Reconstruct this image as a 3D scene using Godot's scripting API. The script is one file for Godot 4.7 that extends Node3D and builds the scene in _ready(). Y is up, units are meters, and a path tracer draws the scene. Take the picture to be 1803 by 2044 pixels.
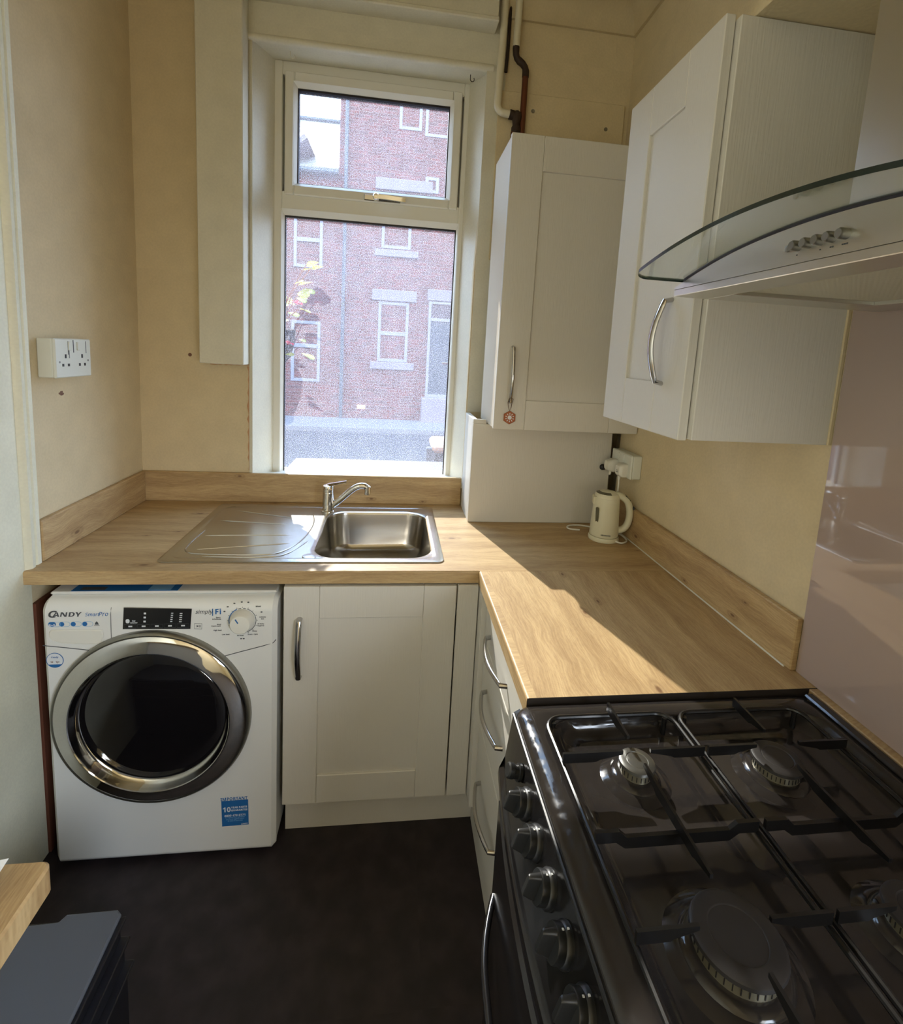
extends Node3D
# A small kitchen: washing machine, sink under a dusty window, L-shaped oak worktop, black gas cooker.
# x runs right along the window wall, y up, z towards the viewer; metres.

const XR := 1.895      # face of the right wall
const TOP := 0.91      # worktop height

class Geo:
	var p := PackedVector3Array()
	var u := PackedVector2Array()
	var t := Transform3D()

	func tri(a: Vector3, b: Vector3, c: Vector3, ua := Vector2.ZERO, ub := Vector2.ZERO, uc := Vector2.ZERO) -> void:
		a = t * a
		b = t * b
		c = t * c
		if (b - a).cross(c - a).length_squared() < 1e-18:
			return
		p.append(a); p.append(b); p.append(c)
		u.append(ua); u.append(ub); u.append(uc)

	func quad(a: Vector3, b: Vector3, c: Vector3, d: Vector3) -> void:
		tri(a, b, c); tri(a, c, d)

	func uvquad(a: Vector3, b: Vector3, c: Vector3, d: Vector3) -> void:
		tri(a, b, c, Vector2(0, 1), Vector2(1, 1), Vector2(1, 0))
		tri(a, c, d, Vector2(0, 1), Vector2(1, 0), Vector2(0, 0))

	func out(pts: Array, c: Vector3) -> void:   # a convex polygon turned away from c
		var n: Vector3 = (pts[1] - pts[0]).cross(pts[2] - pts[0])
		if n.dot(pts[0] + pts[2] - 2.0 * c) < 0.0:
			pts.reverse()
		for i in range(1, pts.size() - 1):
			tri(pts[0], pts[i], pts[i + 1])

	func box(lo: Vector3, hi: Vector3, b := 0.0) -> void:
		var c := (lo + hi) * 0.5
		var h := (hi - lo) * 0.5
		var m := h - Vector3(b, b, b)
		var v := func(s: Vector3, ax: int) -> Vector3:
			var q := Vector3(s.x * m.x, s.y * m.y, s.z * m.z)
			q[ax] = s[ax] * h[ax]
			return c + q
		for ax in 3:
			var i := (ax + 1) % 3
			var j := (ax + 2) % 3
			for s in [-1.0, 1.0]:
				var f := []
				for k in [[-1.0, -1.0], [1.0, -1.0], [1.0, 1.0], [-1.0, 1.0]]:
					var e := Vector3.ZERO
					e[ax] = s; e[i] = k[0]; e[j] = k[1]
					f.append(v.call(e, ax))
				out(f, c)
			if b > 0.0:
				for k in [[-1.0, -1.0], [1.0, -1.0], [1.0, 1.0], [-1.0, 1.0]]:
					var e0 := Vector3.ZERO
					e0[ax] = -1.0; e0[i] = k[0]; e0[j] = k[1]
					var e1 := e0
					e1[ax] = 1.0
					out([v.call(e0, i), v.call(e1, i), v.call(e1, j), v.call(e0, j)], c)
		if b > 0.0:
			for sx in [-1.0, 1.0]:
				for sy in [-1.0, 1.0]:
					for sz in [-1.0, 1.0]:
						var s3 := Vector3(sx, sy, sz)
						out([v.call(s3, 0), v.call(s3, 1), v.call(s3, 2)], c)

	func fan(l: PackedVector3Array, flip := false) -> void:
		var c := Vector3.ZERO
		for q in l:
			c += q
		c /= l.size()
		for i in l.size():
			var a := l[i]
			var b := l[(i + 1) % l.size()]
			if flip:
				tri(c, b, a)
			else:
				tri(c, a, b)

	func loft(loops: Array, cap0 := true, cap1 := true, closed := true) -> void:
		for k in loops.size() - 1:
			var a: PackedVector3Array = loops[k]
			var b: PackedVector3Array = loops[k + 1]
			var n := a.size()
			for i in (n if closed else n - 1):
				var j := (i + 1) % n
				quad(a[i], a[j], b[j], b[i])
		if cap0:
			fan(loops[0], true)
		if cap1:
			fan(loops[loops.size() - 1])

	func lathe(prof: Array, seg := 32, cap0 := true, cap1 := true, sx := 1.0, sz := 1.0) -> void:   # prof: Vector2(radius, height), round local y
		var loops := []
		for q in prof:
			var l := PackedVector3Array()
			for i in seg:
				var a := -TAU * i / seg
				l.append(Vector3(cos(a) * q.x * sx, q.y, sin(a) * q.x * sz))
			loops.append(l)
		loft(loops, cap0 and prof[0].x > 1e-6, cap1 and prof[-1].x > 1e-6)

	func tube(path: Array, r, seg := 8, caps := true, closed := false) -> void:
		var n := path.size()
		var loops := []
		var up := Vector3.ZERO
		for i in n:
			var d: Vector3
			if closed:
				d = path[(i + 1) % n] - path[(i + n - 1) % n]
			else:
				d = path[mini(i + 1, n - 1)] - path[maxi(i - 1, 0)]
			d = d.normalized()
			if up == Vector3.ZERO:
				up = d.cross(Vector3.UP if absf(d.y) < 0.9 else Vector3.RIGHT).normalized()
			up = (up - d * up.dot(d)).normalized()
			var w := d.cross(up)
			var rad: float = r[i] if r is Array else r
			var l := PackedVector3Array()
			for k in seg:
				var a := TAU * k / seg
				l.append(path[i] + (up * cos(a) + w * sin(a)) * rad)
			loops.append(l)
		if closed:
			loops.append(loops[0])
		loft(loops, caps and not closed, caps and not closed)

	func sweep(path: Array, sec: Array, up: Vector3, caps := true) -> void:   # sec: Vector2(across, along up)
		var n := path.size()
		var loops := []
		for i in n:
			var d: Vector3 = (path[mini(i + 1, n - 1)] - path[maxi(i - 1, 0)]).normalized()
			var s := d.cross(up).normalized()
			var w := s.cross(d).normalized()
			var l := PackedVector3Array()
			for q in sec:
				l.append(path[i] + s * q.x + w * q.y)
			loops.append(l)
		loft(loops, caps, caps)

	func prism(poly: PackedVector2Array, z0: float, z1: float, b := 0.0) -> void:   # poly in local xy
		if Geometry2D.is_polygon_clockwise(poly):
			poly = poly.duplicate()
			poly.reverse()
		var n := poly.size()
		var ins := PackedVector2Array()
		for i in n:
			var d0 := (poly[i] - poly[(i + n - 1) % n]).normalized()
			var d1 := (poly[(i + 1) % n] - poly[i]).normalized()
			var n0 := Vector2(-d0.y, d0.x)
			var n1 := Vector2(-d1.y, d1.x)
			var m := n0 + n1
			var k: float = 2.0 / maxf(m.length_squared(), 0.5)
			ins.append(poly[i] + m * k * b)
		var rows := [[ins, z0], [poly, z0 + b], [poly, z1 - b], [ins, z1]] if b > 0.0 else [[poly, z0], [poly, z1]]
		var loops := []
		for r in rows:
			var l := PackedVector3Array()
			for q in r[0]:
				l.append(Vector3(q.x, q.y, r[1]))
			loops.append(l)
		loft(loops, false, false)
		var idx := Geometry2D.triangulate_polygon(ins)
		for i in range(0, idx.size(), 3):
			var a := ins[idx[i]]
			var q := ins[idx[i + 1]]
			var c := ins[idx[i + 2]]
			if (q - a).cross(c - a) < 0.0:
				var s := q
				q = c
				c = s
			tri(Vector3(a.x, a.y, z1), Vector3(q.x, q.y, z1), Vector3(c.x, c.y, z1))
			tri(Vector3(a.x, a.y, z0), Vector3(c.x, c.y, z0), Vector3(q.x, q.y, z0))

	func mesh(base: Vector3, angle := 38.0) -> ArrayMesh:
		var nt := p.size() / 3
		var fn := PackedVector3Array()
		fn.resize(nt)
		var vol := 0.0
		for i in nt:
			var a := p[3 * i]
			var b := p[3 * i + 1]
			var c := p[3 * i + 2]
			fn[i] = (b - a).cross(c - a)
			vol += (a - p[0]).dot(fn[i])
		var sgn := 1.0 if vol >= 0.0 else -1.0
		var at := {}
		for i in p.size():
			var k := Vector3i((p[i] * 20000.0).round())
			if at.has(k):
				at[k].append(i / 3)
			else:
				at[k] = [i / 3]
		var nn := PackedVector3Array()
		nn.resize(p.size())
		var lim := cos(deg_to_rad(angle))
		var un := PackedVector3Array()
		un.resize(nt)
		for i in nt:
			un[i] = fn[i].normalized()
		for i in p.size():
			var f := i / 3
			var s := Vector3.ZERO
			for g in at[Vector3i((p[i] * 20000.0).round())]:
				if un[g].dot(un[f]) > lim:
					s += fn[g]
			nn[i] = s.normalized() * sgn
		var v := PackedVector3Array()
		var uv := PackedVector2Array()
		var no := PackedVector3Array()
		v.resize(p.size()); uv.resize(p.size()); no.resize(p.size())
		for i in nt:
			for k in 3:
				var src := 3 * i + ((2 - k) if sgn > 0.0 else k)   # clockwise fronts
				v[3 * i + k] = p[src] - base
				no[3 * i + k] = nn[src]
				uv[3 * i + k] = u[src]
		var arr := []
		arr.resize(Mesh.ARRAY_MAX)
		arr[Mesh.ARRAY_VERTEX] = v
		arr[Mesh.ARRAY_NORMAL] = no
		arr[Mesh.ARRAY_TEX_UV] = uv
		var am := ArrayMesh.new()
		am.add_surface_from_arrays(Mesh.PRIMITIVE_TRIANGLES, arr)
		return am

var M := {}
var bases := {}
var used := {}

func numbered(called: String) -> String:
	if not used.has(called):
		used[called] = 0
		return called
	used[called] += 1
	return "%s_%03d" % [called, used[called]]

func metas(o: Node, label: String, category: String, group := "", kind := "") -> void:
	if label: o.set_meta("label", label)
	if category: o.set_meta("category", category)
	if group: o.set_meta("group", group)
	if kind: o.set_meta("kind", kind)

func thing(called: String, label: String, category: String, at: Vector3, group := "", kind := "") -> Node3D:
	var o := Node3D.new()
	o.name = numbered(called)
	add_child(o)
	o.position = at
	bases[o] = at
	metas(o, label, category, group, kind)
	return o

func part(called: String, g: Geo, mat: Material, parent: Node3D, label := "", angle := 38.0) -> MeshInstance3D:
	var o := MeshInstance3D.new()
	o.name = called
	o.mesh = g.mesh(bases[parent], angle)
	o.material_override = mat
	o.cast_shadow = GeometryInstance3D.SHADOW_CASTING_SETTING_ON
	parent.add_child(o, true)
	bases[o] = bases[parent]
	if label: o.set_meta("label", label)
	return o

func single(called: String, g: Geo, mat: Material, label: String, category: String, at: Vector3, group := "", kind := "", angle := 38.0) -> MeshInstance3D:
	var o := MeshInstance3D.new()
	o.name = numbered(called)
	o.mesh = g.mesh(at, angle)
	o.material_override = mat
	o.position = at
	add_child(o)
	bases[o] = at
	metas(o, label, category, group, kind)
	return o

func struct(called: String, g: Geo, mat: Material, label: String, category: String) -> MeshInstance3D:
	return single(called, g, mat, label, category, Vector3.ZERO, "", "structure")

func bx(lo: Vector3, hi: Vector3, b := 0.0) -> Geo:
	var g := Geo.new()
	g.box(lo, hi, b)
	return g

func lettering(called: String, words: String, height: float, mat: Material, parent: Node3D, at: Vector3, bold := false, italic := false, depth := 0.0008, basis_ := Basis(), wide := 1.0) -> void:
	var tm := TextMesh.new()
	var f := SystemFont.new()
	f.font_names = PackedStringArray(["Droid Sans"])
	f.font_weight = 700 if bold else 400
	tm.font = f
	tm.text = words
	tm.font_size = 48
	tm.pixel_size = height / 34.0     # capital height
	tm.depth = depth
	tm.curve_step = 2.0
	var o := MeshInstance3D.new()
	o.name = called
	o.mesh = tm
	o.material_override = mat
	var b := basis_
	if italic:
		b = basis_ * Basis(Vector3(1, 0, 0), Vector3(0.22, 1, 0), Vector3(0, 0, 1))
	o.transform = Transform3D(b * Basis.from_scale(Vector3(wide, 1, 1)), at - bases[parent])
	parent.add_child(o, true)
	bases[o] = bases[parent]

func rrect(cx: float, cz: float, hx: float, hz: float, r: float, y: float, k := 6) -> PackedVector3Array:
	var l := PackedVector3Array()
	for c in [[1, -1, -PI / 2], [1, 1, 0.0], [-1, 1, PI / 2], [-1, -1, PI]]:
		for i in k + 1:
			var a: float = c[2] + PI / 2 * i / k
			l.append(Vector3(cx + c[0] * (hx - r) + cos(a) * r, y, cz + c[1] * (hz - r) + sin(a) * r))
	l.reverse()
	return l

func rpoly(x0: float, y0: float, x1: float, y1: float, r: float, k := 5) -> PackedVector2Array:
	var l := PackedVector2Array()
	for c in [[x1 - r, y0 + r, -PI / 2], [x1 - r, y1 - r, 0.0], [x0 + r, y1 - r, PI / 2], [x0 + r, y0 + r, PI]]:
		for i in k + 1:
			var a: float = c[2] + PI / 2 * i / k
			l.append(Vector2(c[0] + cos(a) * r, c[1] + sin(a) * r))
	return l

func facing_room(x: float, z0 := 0.0) -> Transform3D:      # local x -> world z, local z -> world -x
	return Transform3D(Basis(Vector3(0, 0, 1), Vector3(0, 1, 0), Vector3(-1, 0, 0)), Vector3(x, 0, z0))

func facing_right(x: float) -> Transform3D:      # local x -> world -z, local z -> world +x
	return Transform3D(Basis(Vector3(0, 0, -1), Vector3(0, 1, 0), Vector3(1, 0, 0)), Vector3(x, 0, 0))

# ---------------------------------------------------------------- materials
func mat(called: String, c: Color, rough := 0.6, metal := 0.0, spec := 0.5) -> StandardMaterial3D:
	var m := StandardMaterial3D.new()
	m.resource_name = called
	m.albedo_color = c
	m.roughness = rough
	m.metallic = metal
	m.metallic_specular = spec
	M[called] = m
	return m

func c8(r: int, g: int, b: int) -> Color:
	return Color(r / 255.0, g / 255.0, b / 255.0)

func tri_map(m: StandardMaterial3D, scale: float, offset := Vector3.ZERO) -> void:
	m.uv1_triplanar = true
	m.uv1_world_triplanar = true
	m.uv1_triplanar_sharpness = 8.0
	m.uv1_scale = Vector3(scale, scale, scale)
	m.uv1_offset = offset

func noise(seed_: int, freq: float, octaves := 3) -> FastNoiseLite:
	var n := FastNoiseLite.new()
	n.seed = seed_
	n.noise_type = FastNoiseLite.TYPE_SIMPLEX
	n.frequency = freq
	n.fractal_octaves = octaves
	return n

func picture(w: int, h: int, fn: Callable, alpha := false) -> Image:
	var d := PackedByteArray()
	var st := 4 if alpha else 3
	d.resize(w * h * st)
	var k := 0
	for y in h:
		for x in w:
			var c: Color = fn.call(x, y)
			d[k] = clampi(int(c.r * 255.0), 0, 255)
			d[k + 1] = clampi(int(c.g * 255.0), 0, 255)
			d[k + 2] = clampi(int(c.b * 255.0), 0, 255)
			if alpha:
				d[k + 3] = clampi(int(c.a * 255.0), 0, 255)
			k += st
	return Image.create_from_data(w, h, false, Image.FORMAT_RGBA8 if alpha else Image.FORMAT_RGB8, d)

func wood_picture() -> Image:       # 2 m along the grain by 1 m across
	var fine := noise(3, 1.0, 2)
	var broad := noise(7, 1.0, 3)
	var fleck := noise(11, 1.0, 1)
	var rng := RandomNumberGenerator.new()
	rng.seed = 5
	var knots := []
	for i in 26:
		knots.append([rng.randf() * 2.0, rng.randf(), 0.004 + rng.randf() * 0.007])
	var w := 1536
	var h := 768
	var dark := Color(0.60, 0.48, 0.325)
	var light := Color(0.80, 0.69, 0.51)
	var img := picture(w, h, func(px: int, py: int) -> Color:
		var x := px * 2.0 / w
		var y := py * 1.0 / h
		var wob := broad.get_noise_2d(x * 3.0, y * 4.0) * 0.012
		var b := broad.get_noise_2d(x * 1.1 + 9.0, (y + wob) * 13.0)
		var f := fine.get_noise_2d(x * 9.0, (y + wob) * 260.0)
		var v := 0.60 + b * 0.34 + f * 0.27
		if fleck.get_noise_2d(x * 28.0, y * 420.0) > 0.62:
			v -= 0.14
		return dark.lerp(light, clampf(v, 0.0, 1.15)))
	for k in knots:
		var cx := int(k[0] * w / 2.0)
		var cy := int(k[1] * h)
		var rr := int(k[2] * w / 2.0 * 2.2)
		for y in range(cy - rr, cy + rr):
			for x in range(cx - rr * 3, cx + rr * 3):
				if x < 0 or y < 0 or x >= w or y >= h:
					continue
				var d := Vector2((x - cx) / 2.4, y - cy).length() / rr
				if d < 1.0:
					var c := img.get_pixel(x, y)
					var s: float = (1.0 - d)
					s = s * s * (0.55 + 0.3 * sin(d * 14.0))
					img.set_pixel(x, y, c.lerp(Color(0.33, 0.21, 0.12), s))
	return img

func brick_picture() -> Image:      # 8 stretchers by 24 courses = 1.8 m square
	var rng := RandomNumberGenerator.new()
	rng.seed = 21
	var tones := []
	for i in 24 * 9:
		tones.append(rng.randf())
	var n := noise(4, 0.06, 2)
	return picture(512, 512, func(x: int, y: int) -> Color:
		var row := y * 24 / 512
		var fy := y * 24.0 / 512.0 - row
		var sx := x * 8.0 / 512.0 + (0.5 if row % 2 else 0.0)
		var col := int(sx) % 8
		var fx := sx - int(sx)
		var g := n.get_noise_2d(x, y) * 0.10
		if fy < 0.13 or fx < 0.045:
			return Color(0.50 + g, 0.44 + g, 0.40 + g)
		var t: float = tones[row * 9 + col]
		return Color(0.33 + 0.13 * t + g, 0.18 + 0.05 * t + g, 0.155 + 0.04 * t + g))

func make_materials() -> void:
	# oak worktop
	var wood := wood_picture()
	var along := ImageTexture.create_from_image(wood)
	var turned := wood.duplicate()
	turned.rotate_90(CLOCKWISE)
	var across := ImageTexture.create_from_image(turned)
	for w in [["wood", along, Vector3(0.5, 1.0, 1.0)], ["wood_side", along, Vector3(0.5, 1.0, 0.5)], ["wood_turned", across, Vector3(1.0, 0.5, 0.5)]]:
		var m := mat(w[0], Color.WHITE, 0.5)
		m.albedo_texture = w[1]
		tri_map(m, 1.0, Vector3(0.03, 0.09, 0.02))
		m.uv1_scale = w[2]
	# painted plaster
	var pn := noise(31, 0.012, 4)
	var pn2 := noise(33, 0.15, 2)
	var plaster := ImageTexture.create_from_image(picture(512, 512, func(x: int, y: int) -> Color:
		var v := 0.97 + 0.02 * pn.get_noise_2d(x, y) + 0.015 * pn2.get_noise_2d(x, y)
		return Color(v, v, v * 0.99)))
	var rough := ImageTexture.create_from_image(picture(512, 512, func(x: int, y: int) -> Color:
		var v := 0.5 + 0.35 * pn2.get_noise_2d(x, y) + 0.4 * pn.get_noise_2d(x * 3, y * 3)
		return Color(v, v, v)))
	for w in [["wall_paint", c8(222, 204, 168), 0.75], ["trim_paint", c8(226, 221, 204), 0.42], ["ceiling_paint", c8(214, 196, 160), 0.8], ["panel_paint", c8(236, 234, 214), 0.5]]:
		var m := mat(w[0], w[1], w[2])
		m.albedo_texture = plaster
		m.heightmap_enabled = true
		m.heightmap_texture = rough
		m.heightmap_scale = 0.035 if w[0] != "trim_paint" else 0.012
		tri_map(m, 1.1)
	mat("brown_board", c8(96, 52, 34), 0.7)
	# vinyl wrapped cabinet doors with a faint ash grain
	var gn := noise(41, 1.0, 2)
	var grain := ImageTexture.create_from_image(picture(512, 512, func(x: int, y: int) -> Color:
		var v := 0.5 + 0.5 * gn.get_noise_2d(x * 0.16, y * 0.008)
		return Color(v, v, v)))
	var foil := mat("foil", c8(214, 210, 201), 0.5)
	foil.heightmap_enabled = true
	foil.heightmap_texture = grain
	foil.heightmap_scale = 0.022
	tri_map(foil, 2.2)
	mat("carcass", c8(214, 204, 184), 0.5)
	mat("upvc", c8(232, 230, 220), 0.35)
	mat("gasket", c8(28, 26, 34), 0.5)
	mat("dark_gap", c8(40, 33, 30), 0.9)
	# floor vinyl
	var fl := noise(51, 0.02, 4)
	var vinyl := mat("vinyl", c8(48, 40, 43), 0.55)
	vinyl.albedo_texture = ImageTexture.create_from_image(picture(512, 512, func(x: int, y: int) -> Color:
		var v := 0.85 + 0.25 * fl.get_noise_2d(x, y)
		return Color(v, v * 0.99, v)))
	tri_map(vinyl, 0.9)
	# metals
	var steel := mat("steel", c8(196, 194, 190), 0.30, 1.0)
	steel.roughness = 0.25
	mat("bowl_steel", c8(178, 174, 166), 0.22, 1.0)
	var hood := mat("hood_steel", c8(214, 213, 208), 0.5, 1.0)
	hood.roughness = 0.3
	mat("chrome", c8(225, 224, 222), 0.06, 1.0)
	mat("handle_chrome", c8(190, 188, 186), 0.12, 1.0)
	mat("dull_steel", c8(150, 148, 140), 0.4, 1.0)
	mat("copper", c8(104, 60, 40), 0.5, 0.6)
	mat("old_brass", c8(60, 46, 38), 0.6, 0.4)
	mat("pipe_paint", c8(222, 214, 190), 0.45)
	# plastics and enamel
	mat("white_enamel", c8(228, 228, 224), 0.28)
	mat("white_plastic", c8(228, 226, 216), 0.35)
	mat("socket_white", c8(222, 224, 214), 0.4)
	mat("grey_print", c8(72, 76, 80), 0.6)
	mat("blue_print", c8(34, 104, 168), 0.5)
	mat("pale_blue_print", c8(128, 176, 214), 0.5)
	mat("white_print", c8(225, 228, 232), 0.5)
	mat("brown_print", c8(120, 84, 66), 0.6)
	var dg := mat("display_black", c8(16, 16, 19), 0.1)
	dg.clearcoat_enabled = true
	var pg := mat("porthole", c8(20, 18, 20), 0.05)
	pg.clearcoat_enabled = true
	pg.clearcoat_roughness = 0.03
	var sn := noise(71, 0.03, 4)
	var dust := ImageTexture.create_from_image(picture(512, 512, func(x: int, y: int) -> Color:
		var v := clampf(0.45 + 0.5 * sn.get_noise_2d(x, y), 0.0, 1.0)
		return Color(v, v, v)))
	var en := mat("enamel", c8(40, 37, 36), 0.26)
	en.roughness_texture = dust
	tri_map(en, 2.5)
	mat("gloss_black", c8(20, 19, 20), 0.16)
	mat("cast_iron", c8(13, 12, 12), 0.3)
	mat("burner_black", c8(34, 31, 30), 0.5)
	mat("knob_black", c8(30, 31, 32), 0.38)
	mat("burner_ring", c8(176, 170, 148), 0.4, 0.9)
	mat("burner_cap_steel", c8(120, 120, 116), 0.35, 0.9)
	mat("kettle_white", c8(226, 222, 196), 0.3)
	mat("kettle_grey", c8(96, 94, 76), 0.35)
	mat("splash", c8(172, 152, 144), 0.04)
	M["splash"].clearcoat_enabled = true
	M["splash"].clearcoat_roughness = 0.02
	mat("bin_grey", c8(88, 92, 100), 0.42)
	mat("bin_black", c8(22, 21, 26), 0.4)
	mat("paper", c8(236, 240, 246), 0.7)
	mat("orange_wood", c8(168, 92, 44), 0.5)
	mat("dark_cord", c8(92, 62, 40), 0.7)
	# glass
	var pane := mat("pane", Color(0.96, 0.98, 0.98, 0.04), 0.02, 0.0, 0.12)
	pane.transparency = BaseMaterial3D.TRANSPARENCY_ALPHA
	var canopy := mat("canopy_glass", Color(0.62, 0.74, 0.66, 0.16), 0.03)
	canopy.transparency = BaseMaterial3D.TRANSPARENCY_ALPHA
	mat("glass_edge", c8(34, 46, 44), 0.1)
	var filt := mat("filter_mesh", c8(206, 204, 184), 0.5, 0.25)
	var meshp := ImageTexture.create_from_image(picture(64, 64, func(x: int, y: int) -> Color:
		var v := 0.5 + 0.25 * (sin(TAU * (x + y) / 16.0) + sin(TAU * (x - y) / 16.0))
		return Color(v, v, v)))
	filt.heightmap_enabled = true
	filt.heightmap_texture = meshp
	filt.heightmap_scale = 0.05
	tri_map(filt, 30.0)
	# dirt on the outside of the window, seen against the light
	var d1 := noise(81, 0.022, 3)
	var d2 := noise(83, 0.16, 2)
	var d3 := noise(85, 0.9, 1)
	var dirt := mat("window_dirt", Color.WHITE, 0.9)
	dirt.albedo_texture = ImageTexture.create_from_image(picture(768, 1024, func(x: int, y: int) -> Color:
		var streak := d1.get_noise_2d(x * 2.2, y * 0.3)
		var patch := d1.get_noise_2d(x * 0.5 + 500.0, y * 0.35)
		var blot := d2.get_noise_2d(x * 0.8, y * 0.55)
		var speck := d3.get_noise_2d(x * 0.34, y * 0.28)
		var a := 0.055 + 0.02 * streak + 0.035 * patch + 0.09 * blot + 0.06 * (1.0 - y / 1024.0)
		a += maxf(0.0, speck - 0.15) * 0.85
		return Color(0.96, 0.96, 1.0, clampf(a, 0.03, 0.8)), true))
	dirt.transparency = BaseMaterial3D.TRANSPARENCY_ALPHA
	dirt.backlight_enabled = true
	dirt.backlight = Color(0.95, 0.95, 1.0)
	# outside
	var brick := mat("brick", Color.WHITE, 0.9)
	brick.albedo_texture = ImageTexture.create_from_image(brick_picture())
	tri_map(brick, 1.0 / 1.8)
	var sl := noise(91, 0.2, 2)
	var slate := mat("slate", Color.WHITE, 0.6)
	slate.albedo_texture = ImageTexture.create_from_image(picture(256, 256, func(x: int, y: int) -> Color:
		var row := y / 16
		var fx := (x + (16 if row % 2 else 0)) % 32
		var v := 0.50 + 0.1 * sl.get_noise_2d(x, y)
		if y % 16 < 2 or fx < 1:
			v *= 0.6
		return Color(v, v * 0.97, v * 0.9)))
	tri_map(slate, 1.0 / 3.2)
	mat("stone", c8(128, 116, 124), 0.8)
	mat("house_frame", c8(136, 132, 142), 0.4)
	mat("house_glass", c8(120, 124, 130), 0.03, 0.75)
	mat("door_grey", c8(70, 76, 82), 0.4)
	mat("asphalt", c8(54, 56, 62), 0.9)
	mat("pavement", c8(110, 108, 112), 0.9)
	mat("coir", c8(64, 46, 34), 0.95)
	mat("petal", c8(224, 36, 84), 0.7)
	M["petal"].backlight_enabled = true
	M["petal"].backlight = Color(0.9, 0.15, 0.3)
	mat("leaf", c8(150, 156, 62), 0.6)
	M["leaf"].backlight_enabled = true
	M["leaf"].backlight = Color(0.9, 0.9, 0.35)
	mat("stem", c8(176, 110, 70), 0.7)
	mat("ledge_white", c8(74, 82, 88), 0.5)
	mat("tan_board", c8(196, 150, 112), 0.7)

# ---------------------------------------------------------------- shared pieces
func bow_handle(g: Geo, a: Vector3, b: Vector3, out: Vector3, bow: float, w := 0.0065, th := 0.0045) -> void:
	var path := [a - out * 0.001]
	var n := 18
	for i in n + 1:
		var k := i / float(n)
		var ease_ := sin(PI * k)
		path.append(a.lerp(b, 0.02 + 0.96 * k) + out * (0.016 + bow * ease_))
	path.append(b - out * 0.001)
	var side := (b - a).normalized().cross(out).normalized()
	var loops := []
	for i in path.size():
		var d: Vector3 = (path[mini(i + 1, path.size() - 1)] - path[maxi(i - 1, 0)]).normalized()
		var nrm := side.cross(d).normalized()
		var l := PackedVector3Array()
		for k in 10:
			var an := TAU * k / 10.0
			l.append(path[i] + side * cos(an) * w + nrm * sin(an) * th)
		loops.append(l)
	g.loft(loops)

func shaker_door(parent: Node3D, called: String, xf: Transform3D, w: float, h: float, stile_l: float, stile_r: float, rail_b: float, rail_t: float, th := 0.02) -> MeshInstance3D:
	var g := Geo.new()
	g.t = xf
	g.box(Vector3(stile_l - 0.004, rail_b - 0.004, 0), Vector3(w - stile_r + 0.004, h - rail_t + 0.004, th - 0.007))
	var door := part(called, g, M.foil, parent)
	var e := 0.0005
	for s in [["stile", 0.0, stile_l, 0.0, h], ["stile", w - stile_r, w, 0.0, h], ["rail", stile_l + e, w - stile_r - e, 0.0, rail_b], ["rail", stile_l + e, w - stile_r - e, h - rail_t, h]]:
		var q := Geo.new()
		q.t = xf
		q.box(Vector3(s[1], s[3], 0), Vector3(s[2], s[4], th), 0.0018)
		part(s[0], q, M.foil, door)
	return door

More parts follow.
